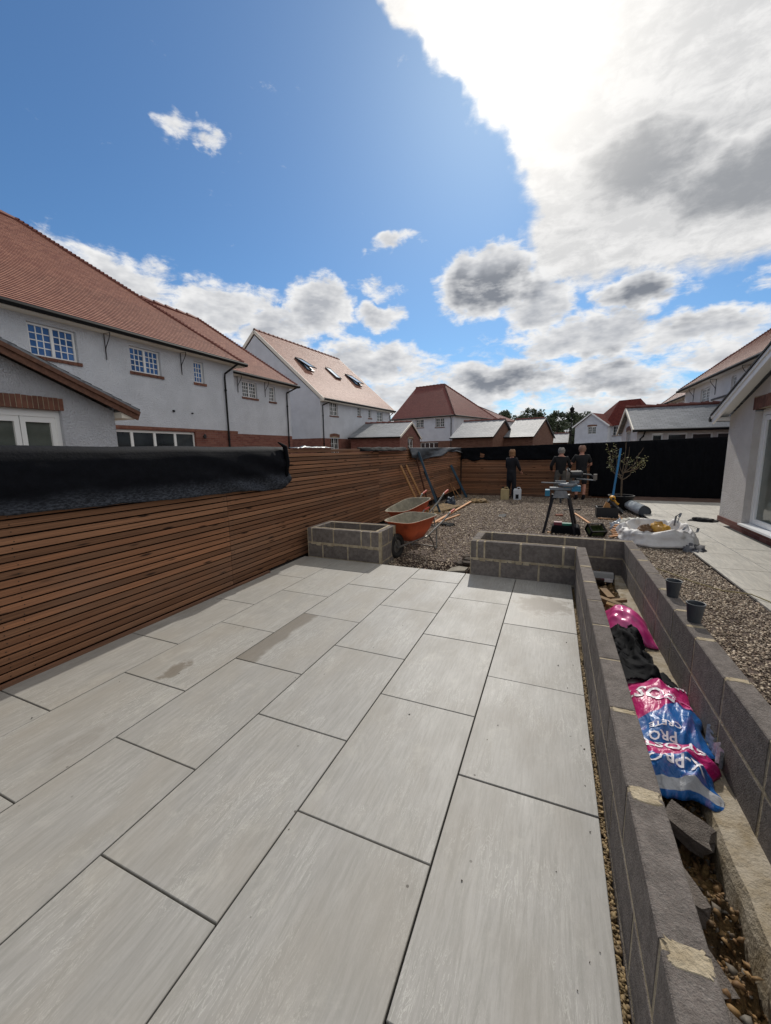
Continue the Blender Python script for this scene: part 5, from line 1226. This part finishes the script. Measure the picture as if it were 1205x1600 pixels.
# potted apple tree and the blue level
px_, py_, pz_ = 1.80, 12.85, gz_(1.8, 12.8)
pt = thing('potted_tree', 'young sparse tree in large black pot before the black end sheet', 'tree', (px_, py_, pz_))
m_ = MB(); m_.lathe([(.001, 0), (.25, 0), (.31, .36), (.335, .37), (.335, .41), (.30, .41), (.29, .35), (.001, .34)], (px_, py_, pz_), 28); m_.build('pot', M_BLACK, pt, smooth=False)
m_ = MB(); m_.tube([(px_, py_, pz_+.3), (px_-.01, py_, .3), (px_-.02, py_, .68)], [.028, .024, .022], 8)
tips = []
random.seed(21)
BR = [(-.42, .0, 1.55, 1), (-.22, .12, 1.62, 1), (.02, -.05, 1.68, 0), (.12, .1, 1.55, 0), (.44, .05, 1.48, 0), (.47, -.1, 1.22, 1), (.30, .16, 1.0, 1), (-.33, -.1, 1.05, 1), (-.40, .1, 1.25, 1), (.5, .0, 1.12, 1), (.1, -.15, 1.2, 1), (-.12, .05, 1.3, 1)]
for (dx_, dy_, z1_, lv) in BR:
    s0 = random.uniform(.62, .85); a = Vector((px_-.02, py_, s0)); e = Vector((px_+dx_, py_+dy_, z1_)); mid = a.lerp(e, .5) + Vector((dx_*.18, dy_*.2, -.05)); q1 = a.lerp(mid, .5)+Vector((0, 0, -.02)); q2 = mid.lerp(e, .5)+Vector((random.uniform(-.03, .03), 0, .03))
    m_.tube([a, q1, mid, q2, e], [.013, .011, .009, .006, .003], 5)
    for t in (.3, .45, .6, .7, .8, .9, 1.0):
        p = mid.lerp(e, t); tips.append((p, lv))
    for k in range(2):
        p = a.lerp(e, random.uniform(.4, .8)); e2_ = p + Vector((random.uniform(-.15, .15), random.uniform(-.1, .1), random.uniform(.08, .22))); m_.tube([p, p.lerp(e2_, .5)+Vector((.01, 0, 0)), e2_], [.005, .004, .002], 4); tips.append((e2_, lv))
m_.build('trunk', mat('young_bark', '6c5c48', .85, '54473a', 10), pt)
m_ = MB()
for (p, lv) in tips:
    for k in range(3 if lv else 0):
        c = p + Vector((random.gauss(0, .045), random.gauss(0, .045), random.gauss(0, .045))); a = Vector((random.gauss(0, 1), random.gauss(0, 1), random.gauss(0, .6))).normalized()*random.uniform(.018, .034); b = a.orthogonal().normalized()*a.length*.5
        m_.add([c-a, c+b, c+a, c-b], [(0, 1, 2, 3)])
m_.build('leaves', M_LEAF2, pt, fix=False, kind='stuff')
stick('spirit_level', (1.52, 12.52, gz_(1.5, 12.5)+.01), (1.70, 12.86, 1.50), .04, .11, M_BLUE, 'bright blue level leaning on the potted tree', 'level', 'levels leaning about', up=(0, 1, 0))
# roll of clear sheet
rl = thing('plastic_roll', 'roll of clear plastic sheeting lying on gravel at patio edge', 'plastic roll', (2.05, 12.5, -.2)); M_FILM = mat('clear_film', 'c2c8cc', .16, '8c959a', 9, (9, 1, 9), spec=.9)
m_ = MB(); a, b = Vector((1.93, 13.2, -.06)), Vector((2.13, 11.4, -.05)); dd = (b-a).normalized(); sd_ = dd.cross(Vector((0, 0, 1))).normalized(); uu = sd_.cross(dd); pts = []
def roll_fn(u, v):
    th = 2*math.pi*v; r_ = .14*(1+.05*math.sin(3*th+u*4)+.04*fbm(u*6, math.cos(th)*2, math.sin(th)*2)); return a.lerp(b, u) + (sd_*math.cos(th) + uu*math.sin(th))*r_
m_.grid(roll_fn, 30, 24); m_.build('film', M_FILM, rl, smooth=True, fix=False)
m_ = MB(); m_.tube([a+dd*.0, b-dd*.03], .125, 20); m_.build('core', mat('grey_roll_core', '4a5058', .6), rl)  # plain blue-grey core inside the film

# ------------------------------------------------------------------ white bulk bag of rubbish and offcuts
bb = thing('bulk_bag', 'slumped white woven bulk bag of rubbish at the patio corner', 'bulk bag', (1.75, 8.4, -.15)); M_WOVEN = mat('white_woven', 'cfccc8', .6, 'bab7b4', 5, bump=.2, bscale=30)
def bag_fn(u, v):
    th = 2*math.pi*u; c, s_ = math.cos(th), math.sin(th)
    rx, ry = .56, .62
    prof = [(1.0, -.02), (1.08, .03), (1.0, .13), (.93, .22), (.84, .27), (.70, .16), (.5, .10)]
    t = v*(len(prof)-1); i = min(int(t), len(prof)-2); f = t-i; r_ = prof[i][0]*(1-f)+prof[i+1][0]*f; z = prof[i][1]*(1-f)+prof[i+1][1]*f
    e = .7; cx = math.copysign(abs(c)**e, c); sy_ = math.copysign(abs(s_)**e, s_)
    k = 1 + .10*fbm(c*1.6+3, s_*1.6, v*1.5, 2) + .14*(.4-abs(fbm(c*2.4, s_*2.4, v*2.2+7, 3)))
    return (1.74+cx*rx*r_*k, 8.35+sy_*ry*r_*k, -.16 + max(0, z+.02)*(1+.35*fbm(c*1.7, s_*1.7, 5, 2) - .25*s_*0 + .25*c*.4))
m_ = MB(); m_.grid(bag_fn, 84, 24); m_.build('woven_side', M_WOVEN, bb, smooth=True, fix=False)
m_ = MB(); m_.grid(lambda u, v: (1.45+.6*u, 8.05+.62*v, -.03+.1*fbm(u*4, v*4, 3)), 14, 14); m_.build('lining', M_WOVEN, bb, smooth=True, fix=False)
for (p0, p1) in (((2.12, 8.2, .1), (2.35, 8.3, .06)), ((2.06, 8.5, .12), (2.1, 8.4, .3))):
    p0, p1 = Vector(p0), Vector(p1); m_ = MB(); pts = [p0, p0.lerp(p1, .4)+Vector((0, .05, .1)), p1+Vector((.03, .05, .06)), p1, p0.lerp(p1, .5)-Vector((0, .05, .02))]
    for a, b in zip(pts[:-1], pts[1:]): m_.bar(a, b, .035, .006)
    m_.build('lifting_loop', mat('strap_grey', '6a6c70', .7), bb)
sk = heap('rubbish_bag', (1.82, 8.45, .0), (.17, .16, .16), mat('yellow_film', 'c79a3a', .35, 'a87a2c', 6), 'crumpled yellow plastic lying in the white bulk bag', 'rubbish', 4)
heap('rubbish_bag', (1.6, 8.35, .0), (.13, .12, .13), mat('brown_scrap', '6e5238', .7, '4a3626', 6), 'crumpled brown scrap lying in the white bulk bag', 'rubbish', 8)
heap('rubbish_bag', (1.62, 9.25, -.15), (.34, .2, .26), mat('pale_sack', 'b3b0a6', .6, '9c998e', 4), 'pale crumpled sack behind the white bulk bag', 'sack', 14, rough=.3)
heap('rubbish_bag', (1.32, 9.35, -.16), (.17, .15, .2), mat('milky_film', 'b8bcc0', .25, 'a0a4a8', 7), 'milky plastic bag beside the pale sack', 'bag', 17)
stick('slate_offcut', (1.5, 9.12, -.14), (1.48, 9.1, .10), .06, .05, mat('dark_slab', '3c3c3e', .7), 'small dark upright offcut between bags', 'offcut')
heap('fabric_heap', (2.15, 7.75, -.15), (.16, .26, .1), mat('grey_rag', '3c3c40', .8, '6c6c70', 6), 'grey black rag under the bulk bag corner', 'rag', 19)
random.seed(5)
for k in range(7):
    y = 8.45+.11*k+random.uniform(-.04, .04); x = .98+.04*k+random.uniform(-.05, .08)
    stick('timber_offcut', (x, y-.1, -.13+.018*k), (x+.5+.1*random.random(), y+.18+random.uniform(-.1, .1), -.12+.02*k+.02), .045, .02, M_PINE2, ['nearest and lowest pine batten', 'second pine batten from the front', 'third pine batten from the front', 'middle pine batten', 'third pine batten from the back', 'second pine batten from the back', 'topmost and furthest pine batten'][k] + ' in loose stack left of bulk bag', 'timber', 'batten offcuts by the bulk bag')
heap('black_coat', (3.12, 10.75, -.12), (.26, .16, .07), mat('black_cloth', '0d0c0e', .85, '1a181a', 9), 'black garment dropped on the house patio by the wall', 'garment', 23, rough=.3)
m_ = MB(); m_.tube([(1.2, 6.55, -.135), (1.47, 6.15, -.12), (1.67, 5.81, -.125), (1.87, 5.53, -.115), (2.08, 5.42, -.09), (2.2, 5.25, -.11), (2.5, 5.0, -.112), (2.9, 4.8, -.112)], .006, 6)
m_.build('hose', mat('ochre_cord', '8a7c4c', .7), label='thin ochre cord trailing across gravel onto the house patio', cat='cord')

# ------------------------------------------------------------------ pots on the bed wall
M_POT = mat('grey_plastic_pot', '3f4246', .5, '33363a', 6)
def pot(label, x, y):
    root = thing('plant_pot', label, 'pot', (x, y, ZT), 'grey pots on the raised bed wall')
    m = MB(); m.lathe([(.001, 0), (.036, 0), (.05, .118), (.053, .118), (.053, .124), (.047, .124), (.035, .012), (.001, .012)], (x, y, ZT+.001), 28); m.build('body', M_POT, root, smooth=False)
    m = MB(); m.tube([(x+.05*math.cos(t*math.pi/14), y+.05*math.sin(t*math.pi/14), ZT+.123) for t in range(29)], .0025, 5, False); m.build('rim', mat('grey_pot_rim', '6e7276', .4), root)
pot('far grey plastic pot on the outer raised bed wall', .872, 3.46); pot('near grey plastic pot on the outer raised bed wall', .882, 2.99)
# ------------------------------------------------------------------ rubbish inside the raised bed
M_PINK = mat('pink_film', 'b4246c', .28, 'c8508c', 6, spec=.55)
def sack_mat(name, blue_from, tilt, white_band=None):
    m = bpy.data.materials.new(name); m.use_nodes = True; t = m.node_tree; N = NT(t); p = t.nodes['Principled BSDF']
    uv = N.n('ShaderNodeTexCoord').outputs['UV']; s_ = N.n('ShaderNodeSeparateXYZ'); t.links.new(uv, s_.inputs[0])
    v = N.math('MULTIPLY_ADD', s_.outputs[0], tilt, s_.outputs[1])
    v = N.math('MULTIPLY_ADD', N.math('SUBTRACT', N.noise(uv, 3, 2), .5), .12, v)
    c = N.mix(N.sstep(v, blue_from, blue_from+.012), lin('b01a64'), lin('175a9c'))
    c = N.mix(N.math('MULTIPLY', N.sstep(N.noise(uv, 7, 4), .5, .75), .5), c, N.mix(.5, c, lin('e08ab8')))
    if white_band is not None:
        k = N.math('MULTIPLY', N.sstep(s_.outputs[1], white_band[0], white_band[0]+.01), N.sstep(s_.outputs[1], white_band[1]+.01, white_band[1]))
        c = N.mix(k, c, lin('b4b6ba'))
    t.links.new(c, p.inputs['Base Color']); p.inputs['Roughness'].default_value = .36; p.inputs['Specular IOR Level'].default_value = .5
    b = N.n('ShaderNodeBump'); b.inputs['Strength'].default_value = .55; b.inputs['Distance'].default_value = .012
    t.links.new(N.noise(uv, 11, 3, .55, 1.2), b.inputs['Height']); t.links.new(b.outputs[0], p.inputs['Normal'])
    return m
def folds(seed, n, amp):
    rg = random.Random(seed); L = []
    for k in range(n):
        th = rg.uniform(0, math.pi); L.append((math.cos(th), math.sin(th), rg.uniform(-.5, .5), rg.uniform(.06, .2), rg.uniform(.3, 1.0)*amp*rg.choice((1, 1, -.6))))
    def f(u, v):
        h = 0
        for (c, s_, o_, w, a_) in L:
            d = abs((u-.5)*c + (v-.5)*s_ - o_ + .04*math.sin(3*(v*c-u*s_)+o_*9))
            if d < w: h += a_*(1-d/w)**1.3
        return h
    return f
def sack(name, label, corners, z0, bulge, material, seed, texts=(), nu=60, nv=60, amp=.020):
    """crumpled flat plastic sack; corners: far-left, far-right, near-right, near-left (x, y)"""
    FL, FR, NR, NL = [Vector((c[0], c[1], c[2] if len(c) > 2 else z0)) for c in corners]
    fd = folds(seed, 24, amp)
    def S(u, v):
        p = FL.lerp(FR, u).lerp(NL.lerp(NR, u), v)
        ed = min(1, 5*min(u, 1-u))*min(1, 5*min(v, 1-v))
        p = p + Vector((.04*fbm(v*3+seed, 1.0, 1, 2)*(1-ed), .04*fbm(u*3+seed, 2.0, 2, 2)*(1-ed), 0))
        h = bulge*(max(0, math.sin(math.pi*u))**.6*max(0, math.sin(math.pi*v))**.6) + fd(u, v)*(.25+.75*ed) + .006*fbm(u*5, v*5, seed, 2)
        return p + Vector((0, 0, max(.0, h) + .006))
    root = thing(name, label, 'sack', tuple(FL.lerp(NR, .5)), 'empty pink and blue product sacks')
    b = MB(); vs_ = []; fs = []; uvs = []
    for i in range(nu+1):
        for j in range(nv+1): vs_.append(S(i/nu, j/nv))
    for i in range(nu):
        for j in range(nv):
            q = i*(nv+1)+j; fs.append((q, q+nv+1, q+nv+2, q+1)); uvs.append([(i/nu, j/nv), ((i+1)/nu, j/nv), ((i+1)/nu, (j+1)/nv), (i/nu, (j+1)/nv)])
    b.add(vs_, fs, uvs); o = b.build('film', material, root, smooth=True, fix=False)
    md = o.modifiers.new('thickness', 'SOLIDIFY'); md.thickness = .001; md.offset = 0
    for (txt, uc, vc, size, ang_, col_) in texts:
        cu = bpy.data.curves.new('lettering', 'FONT'); cu.body = txt; cu.size = 1; cu.align_x = 'CENTER'; cu.align_y = 'CENTER'; cu.resolution_u = 2; cu.offset = .02
        to = bpy.data.objects.new('lettering_tmp', cu); COL.objects.link(to); bpy.context.view_layer.update(); dg = bpy.context.evaluated_depsgraph_get(); me = bpy.data.meshes.new_from_object(to.evaluated_get(dg)); bpy.data.objects.remove(to)
        bm = bmesh.new(); bm.from_mesh(me); bmesh.ops.triangulate(bm, faces=bm.faces); bmesh.ops.subdivide_edges(bm, edges=bm.edges[:], cuts=2, use_grid_fill=True)
        ca, sa = math.cos(ang_), math.sin(ang_); W_, H_ = (FR-FL).length, (NL-FL).length
        for v in bm.verts:
            x, y = v.co.x*size, v.co.y*size; x, y = x*ca-y*sa, x*sa+y*ca
            uu_, vv_ = min(.985, max(.015, uc+x/W_)), min(.985, max(.015, vc-y/H_)); v.co = S(uu_, vv_) + Vector((0, -.001, .005)) - OFF[root]
        bm.to_mesh(me); bm.free(); me.materials.append(MATS.get('ink_'+col_) or mat('ink_'+col_, col_, .35))
        t_ = bpy.data.objects.new('lettering', me); COL.objects.link(t_); t_.parent = root
    return root
WH = 'dcd6dc'
sack('product_sack', 'crumpled pink and blue sack lettered POST in the raised bed, upper one', [(.47, 2.80), (.81, 2.83), (.805, 2.20), (.46, 2.15)], .02, .09, sack_mat('sack_print_upper', .72, .28), 3.1,
     (('POST', .32, .40, .115, math.pi-.35, WH), ('POST', .62, .14, .07, math.pi, WH), ('PRO', .86, .10, .06, math.pi, WH), ('CRETE', .42, .80, .05, math.pi-.1, WH), ('PRO', .36, .90, .065, math.pi-.1, WH), ('POST', .75, .45, .10, math.pi-.1, 'd06a9c')))
sack('product_sack', 'crumpled pink and blue sack lettered PRO in the raised bed, nearer one', [(.45, 2.22, .03), (.80, 2.24, .0), (.74, 1.93, -.02), (.45, 1.91, -.02)], 0, .08, sack_mat('sack_print_lower', .40, -.12, (.80, .93)), 7.7,
     (('POST', .40, .18, .095, math.pi-.1, WH), ('X-PRO', .46, .58, .085, math.pi-.1, WH), ('POST', .86, .22, .06, math.pi+.4, WH)))
sack('product_sack', 'bright pink bulging sack further back in the raised bed', [(.46, 3.98), (.76, 4.0), (.81, 3.40), (.44, 3.46)], .0, .19, M_PINK, 11.3, (), amp=.009)
memf = folds(42, 12, .05)
def mem_fn(u, v):
    x = .40 + .40*u*(1-.25*sm(.0, .4, 1-v)) ; y = 3.50 - .76*v
    h = .13*math.sin(math.pi*min(1, u*1.1+.05))*(1-v*.7)*(.45+.55*sm(0, .35, v)) + .03 + memf(u, v) + .02*fbm(u*2, v*2.5, 9, 2)
    if u > .85 and v > .75: h += .03
    return (x + .03*fbm(v*5, u*2, 3), y + .05*fbm(u*4, v*2, 6), max(.005, h))
cloth('fabric_sheet', mem_fn, 40, 50, 'rumpled black fabric heap between the sacks in the raised bed', .005)
m_ = MB(); m_.extrude([(-.08, -.07), (.09, -.06), (.06, .07), (-.07, .06)], .035, (.54, 2.83, .012), (1, .1, 0), (0, 1, .05)); m_.build('packaging_tray', mat('grey_card', 'a7a9a6', .7, '8d918f', 6), label='pale grey packaging board poking out under the black fabric', cat='packaging')
m_ = MB(); m_.grid(lambda u, v: (.80+.012*math.sin(v*30), 2.36-.22*v, .02+.09*u+.01*math.sin(v*40)), 4, 30); m_.build('torn_film', M_FILM, label='torn white film edge beside the upper pink sack', cat='film')
# roll and timber at the far end of the bed
kr = thing('foil_roll', 'shiny black and silver wrapped roll at the far end of raised bed', 'roll', (.56, 4.95, .05))
m_ = MB(); m_.lathe([(.001, -.13), (.075, -.13), (.078, -.12), (.078, .12), (.075, .13), (.001, .13)], (.55, 4.92, .075), 24, 'X'); m_.build('wrap', mat('glossy_black_film', '141417', .12, '2c2c30', 6, spec=.9), kr, smooth=False)
m_ = MB(); m_.extrude([(-.04, -.02), (.04, -.02), (.04, .02), (-.04, .02)], .002, (.62, 4.842, .08), (1, 0, 0), (0, .1, 1)); m_.build('sticker', mat('sticker_white', 'c9c9cc', .5), kr)
random.seed(11)
SCN = ['pale crusted scrap nearest the foil roll in raised bed', 'weathered board scrap leaning upright in the wood pile', 'thin weathered slat lying across the wood pile', 'long weathered scrap in the middle of wood pile', 'pale crusted flake at the right edge of wood pile', 'dark wood scrap against the inner bed wall', 'ochre wood block at the near end of wood pile']
for ki, (x, y, z, l, w, h, rz, mt) in enumerate(((.47, 4.52, .03, .12, .06, .03, .9, 'a'), (.56, 4.42, .06, .18, .07, .04, 1.9, 'b'), (.62, 4.30, .04, .2, .05, .03, .2, 'b'), (.55, 4.22, .05, .22, .06, .05, 2.7, 'b'), (.68, 4.25, .02, .14, .05, .02, 2.4, 'a'), (.47, 4.3, .02, .16, .05, .03, .4, 'c'), (.60, 4.12, .03, .16, .07, .06, 2.9, 'd'))):
    dd = Vector((math.cos(rz), math.sin(rz), .15)); a = Vector((x, y, z)) - dd*l/2; b = Vector((x, y, z)) + dd*l/2
    stick('wood_scrap', a, b, w, h, {'a': M_CRUST, 'b': mat('weathered_wood', '8a7050', .85, '5d4a34', 5), 'c': mat('dark_wood', '3c3024', .9), 'd': mat('ochre_wood', '8c6a32', .8, '6b4f24', 6)}[mt], SCN[ki], 'timber', 'wood scraps in the raised bed')
# broken blocks in the trench
def broken(c, sx_, sy_, sz_, rx, ry, rz, label, seed):
    random.seed(seed); bm = bmesh.new(); bmesh.ops.create_cube(bm, size=1.0); bmesh.ops.subdivide_edges(bm, edges=bm.edges[:], cuts=2, use_grid_fill=True)
    for v in bm.verts:
        k = 1.0
        if v.co.x > .3: v.co.x -= .18*random.random()
        if v.co.y > .4: v.co.y -= .10*random.random()
        v.co = Vector((v.co.x*sx_, v.co.y*sy_, v.co.z*sz_)) + Vector((random.gauss(0, .003),)*3)
    me = bpy.data.meshes.new('broken_block'); bm.to_mesh(me); bm.free(); me.materials.append(M_BLOCK)
    o = bpy.data.objects.new('broken_block', me); COL.objects.link(o); o.location = c; o.rotation_euler = (rx, ry, rz); props(o, label, 'block', 'broken blocks in the trench')
broken((.60, 1.82, -.06), .18, .11, .07, .1, .12, -.5, 'broken block lump just under the nearer sack', 1)
broken((.51, 1.60, -.12), .12, .22, .08, -.08, .1, .25, 'long broken block lying along the inner wall in trench', 2)
broken((.50, 1.36, -.13), .12, .2, .08, .2, .1, .5, 'rough broken block piece behind the near wall block joint', 3)
broken((.52, 1.18, -.13), .1, .14, .1, .3, .4, .9, 'earth stained block piece half buried in trench soil', 4)
broken((.47, 1.03, -.13), .13, .1, .08, .0, .2, .2, 'small dark block end nearest the camera in trench', 5)
random.seed(31)
P_ = []; S_ = []
for k in range(4200):
    x = random.uniform(.38, .69); y = random.uniform(-.2, 2.0) if k < 3600 else random.uniform(3.6, 5.2); s_ = min(.019, .004+random.expovariate(1/.005)) if k < 3600 else random.uniform(.004, .01)
    P_.append((x, y, soil_z(x, y)+s_*.3)); S_.append(s_)
stones('soil_clods', np.array(P_), np.array(S_), stone_mat('clods', ['7e5f3c', '604628', '93744a', '4c3922', '6e6a62']), 'loose sandy soil clods in the trench of the raised bed', 'soil')

# ------------------------------------------------------------------ people working at the end fence
M_SKIN = mat('skin', 'b98570', .6); M_NAVY = mat('navy_clothes', '0b0d14', .9, '10131b', 8); M_BLK = mat('black_top', '0b0b0e', .9, '121215', 8); M_GREYT = mat('grey_trousers', '5a5650', .9, '45423e', 8); M_CHAR = mat('charcoal_top', '131418', .9, '0d0e11', 8)
def skin_obj(name, verts, edges, radii, material, parent, root_i=0, sub=2):
    off = OFF[parent]
    me = bpy.data.meshes.new(name); me.from_pydata([tuple(Vector(v)-off) for v in verts], edges, [])
    o = bpy.data.objects.new(name, me); COL.objects.link(o); o.parent = parent; OFF[o] = off
    md = o.modifiers.new('skin', 'SKIN'); md.use_smooth_shade = True
    for i, sv in enumerate(me.skin_vertices[0].data):
        r_ = radii[i]; sv.radius = r_ if isinstance(r_, tuple) else (r_, r_); sv.use_root = (i == root_i)
    sb = o.modifiers.new('sub', 'SUBSURF'); sb.levels = sub; sb.render_levels = sub
    me.materials.append(material); return o
def person(label, x, y, z, h, face, arms, top_m, leg_m, hair_m, shorts=False, hair='short', feet=((-.11, 0), (.11, 0)), lean=0.0, sleeves=True, coat=False):
    """face: heading in degrees (0 looks along +Y); arms: two lists of (right, forward, up) points in body units for elbow, wrist, hand tip"""
    root = thing('person', label, 'person', (x, y, z), 'people at the end fence')
    c, s_ = math.cos(R(face)), math.sin(R(face)); k = h/1.75
    def B(rt, fw, up): return Vector((x + (rt*c + fw*s_)*k, y + (-rt*s_ + fw*c)*k, z + up*k))
    L = lean
    V = [B(0, 0, .95), B(0, L*.35, 1.12), B(0, L*.75, 1.34), B(0, L, 1.47), B(0, L*1.1+.01, 1.56), B(0, L*1.15+.015, 1.64), B(0, L*1.15+.01, 1.72)]
    E_ = [(0, 1), (1, 2), (2, 3), (3, 4), (4, 5), (5, 6)]; Rr = [(.125, .085), (.115, .075), (.14, .085), .058, .075, .092, .06]
    for sg, ft in zip((-1, 1), feet):
        b = len(V); V += [B(sg*.095, 0, .86), B(sg*.10+ft[0]*.2, ft[1]*.4+.02, .49), B(ft[0], ft[1]-.02, .09), B(ft[0]+sg*.01, ft[1]+.15, .035)]
        E_ += [(0, b), (b, b+1), (b+1, b+2), (b+2, b+3)]; Rr += [.088, .06, .042, .04]
    for sg, ar in zip((-1, 1), arms):
        b = len(V); V += [B(sg*.185, L*.85, 1.40)] + [B(*p) for p in ar]; E_ += [(2, b), (b, b+1), (b+1, b+2), (b+2, b+3)]; Rr += [.06, .045, .033, .028]
    Rr = [tuple(q*k for q in r_) if isinstance(r_, tuple) else r_*k for r_ in Rr]
    skin_obj('body', V, E_, Rr, M_SKIN, root)
    def grow(r_, a): return tuple(q+a for q in r_) if isinstance(r_, tuple) else r_+a
    # top with sleeves
    low = B(0, 0, .55 if coat else .80); tv = [low, V[1].lerp(V[0], .6), V[2], V[3].lerp(V[2], .35)]; te = [(0, 1), (1, 2), (2, 3)]; tr = [(.172*k, .135*k), (.168*k, .128*k), (.19*k, .13*k), (.1, .085)]
    for a0 in (15, 19):
        b = len(tv); pts = [V[a0], V[a0+1], V[a0+1].lerp(V[a0+2], .92 if sleeves else .02)] if sleeves else [V[a0], V[a0].lerp(V[a0+1], .85)]
        rr_ = [Rr[a0]+.016, Rr[a0+1]+.016, Rr[a0+2]+.014] if sleeves else [Rr[a0]+.02, Rr[a0+1]+.025]
        tv += pts; tr += rr_; te += [(2, b)] + [(b+i, b+i+1) for i in range(len(pts)-1)]
    skin_obj('top', tv, te, tr, top_m, root)
    lv = [V[0]+Vector((0, 0, .0)), V[0]+Vector((0, 0, .12))]; le = [(0, 1)]; lr = [(.175*k, .135*k), (.165*k, .125*k)]
    for b0 in (7, 11):
        b = len(lv); pts = [V[b0], V[b0+1] if not shorts else V[b0].lerp(V[b0+1], 1.0)] + ([] if shorts else [V[b0+2]+Vector((0, 0, .02))]); rr_ = [Rr[b0]+.012, Rr[b0+1]+.022] + ([] if shorts else [Rr[b0+2]+.022])
        lv += pts; lr += rr_; le += [(0, b)] + [(b+i, b+i+1) for i in range(len(pts)-1)]
    skin_obj('shorts' if shorts else 'trousers', lv, le, lr, leg_m, root)
    for b0 in (7, 11):
        skin_obj('boot', [V[b0+2]+Vector((0, 0, .12)), V[b0+2]-Vector((0, 0, .03)), V[b0+3]+Vector((0, 0, .01))], [(0, 1), (1, 2)], [.055*k, .052*k, .048*k], M_BLK, root)
    # hands: palm with four fingers and a thumb
    for a0, sg in ((15, -1), (19, 1)):
        w_, t_ = V[a0+2], V[a0+3]; d = (t_-w_).normalized(); sd_ = d.cross(Vector((0, 0, 1))); sd_ = sd_.normalized() if sd_.length > .1 else Vector((1, 0, 0)); up_ = sd_.cross(d)
        hv = [t_-d*.02, t_+d*.05]; he = [(0, 1)]; hr = [.03, .034]
        for i, (o_, l_) in enumerate(((-.028, .066), (-.010, .078), (.010, .072), (.028, .058))):
            b = len(hv); hv += [t_+d*.07+sd_*o_, t_+d*(.07+l_*.55)+sd_*o_*1.1, t_+d*(.07+l_)+sd_*o_*1.1-up_*.025]; he += [(1, b), (b, b+1), (b+1, b+2)]; hr += [.010, .009, .008]
        b = len(hv); hv += [t_+d*.03+sd_*.04*sg, t_+d*.07+sd_*.06*sg]; he += [(0, b), (b, b+1)]; hr += [.012, .009]
        skin_obj('hand', hv, he, hr, M_SKIN, root, sub=1)
    # face features and hair
    hd = B(0, L*1.15+.02, 1.635); fw = Vector((s_, c, 0)); rt = Vector((c, -s_, 0))
    for sg in (-1, 1):
        m = MB(); m.lathe([(.001, -.012), (.018, -.008), (.024, .004), (.018, .014), (.001, .016)], (0, 0, 0), 8, 'X'); m.v = [tuple(hd+rt*(sg*.088+v[0])*k+fw*v[1]*.8*k+Vector((0, 0, v[2]*1.4*k))) for v in m.v]; m.build('ear', M_SKIN, root, smooth=True)
        m = MB(); m.lathe([(.001, -.008), (.009, 0), (.001, .008)], (0, 0, 0), 8); m.v = [tuple(hd+rt*(sg*.032+v[0])*k+fw*(.088+v[1])*k+Vector((0, 0, (.02+v[2])*k))) for v in m.v]; m.build('eye', M_BLK, root)
    m = MB(); m.add([hd+(fw*.085+rt*-.014)*k+Vector((0, 0, -.03)), hd+(fw*.085+rt*.014)*k+Vector((0, 0, -.03)), hd+fw*.115*k+Vector((0, 0, -.022)), hd+fw*.09*k+Vector((0, 0, .03))], [(0, 1, 2), (1, 3, 2), (0, 2, 3)]); m.build('nose', M_SKIN, root)
    m = MB(); m.bar(hd+(fw*.088-rt*.024)*k+Vector((0, 0, -.055)), hd+(fw*.088+rt*.024)*k+Vector((0, 0, -.055)), .01, .01); m.build('mouth', mat('lips', '8a4a44', .6), root)
    def hair_fn(u, v):
        th = 2*math.pi*u; front = math.cos(th)  # 1 towards the face
        lo = (.05 if front > .3 else -.075) if hair != 'long' else (.06 if front > .45 else -.13)
        ph = math.pi/2*(1-v) if v < .6 else None
        zz = .118 - (.118-lo)*v; r_ = .108*math.sqrt(max(0.0, 1-(zz/.135)**2))+.004 if zz > -.02 else .103
        r_ *= 1+.05*fbm(u*9, v*6, x)
        p = hd + (fw*math.cos(th)*1.08 + rt*math.sin(th))*r_*k + Vector((0, 0, zz*k)); return p - fw*.008
    if hair != 'none':
        m = MB(); m.grid(hair_fn, 28, 10); m.build('hair', hair_m, root, smooth=True, fix=False)
    return root
M_HGINGER = mat('ginger_hair', '6e4c32', .7, '8e6a48', 18); M_HGREY = mat('grey_hair', '8c8780', .7, '706b65', 18); M_HSHORT = mat('cropped_hair', '7a5a4a', .8, '8e6c5a', 20)
person('person in long dark clothes with fair hair standing at the end fence left', -1.41, 14.95, gz_(-1.4, 14.95)-.0, 1.78, 35,
       ([(-.25, .05, 1.13), (-.20, .18, .92), (-.18, .22, .85)], [(.25, .08, 1.13), (.20, .24, .98), (.17, .30, .94)]), M_NAVY, M_NAVY, M_HGINGER, hair='long', coat=True)
person('grey haired person in black jumper and grey trousers facing the end fence', .22, 15.1, gz_(.2, 15.1), 1.82, -6,
       ([(-.30, .02, 1.13), (-.26, .22, .98), (-.2, .30, .96)], [(.30, .02, 1.13), (.28, .25, 1.02), (.24, .33, 1.02)]), M_BLK, M_GREYT, M_HGREY)
person('person in charcoal shirt and shorts reaching forward at the black sheet', .87, 15.15, gz_(.9, 15.1), 1.88, -14,
       ([(-.30, .06, 1.16), (-.38, .28, 1.12), (-.42, .35, 1.12)], [(.30, .04, 1.14), (.26, .28, 1.08), (.2, .36, 1.08)]), M_CHAR, M_CHAR, M_HSHORT, shorts=True, sleeves=False)
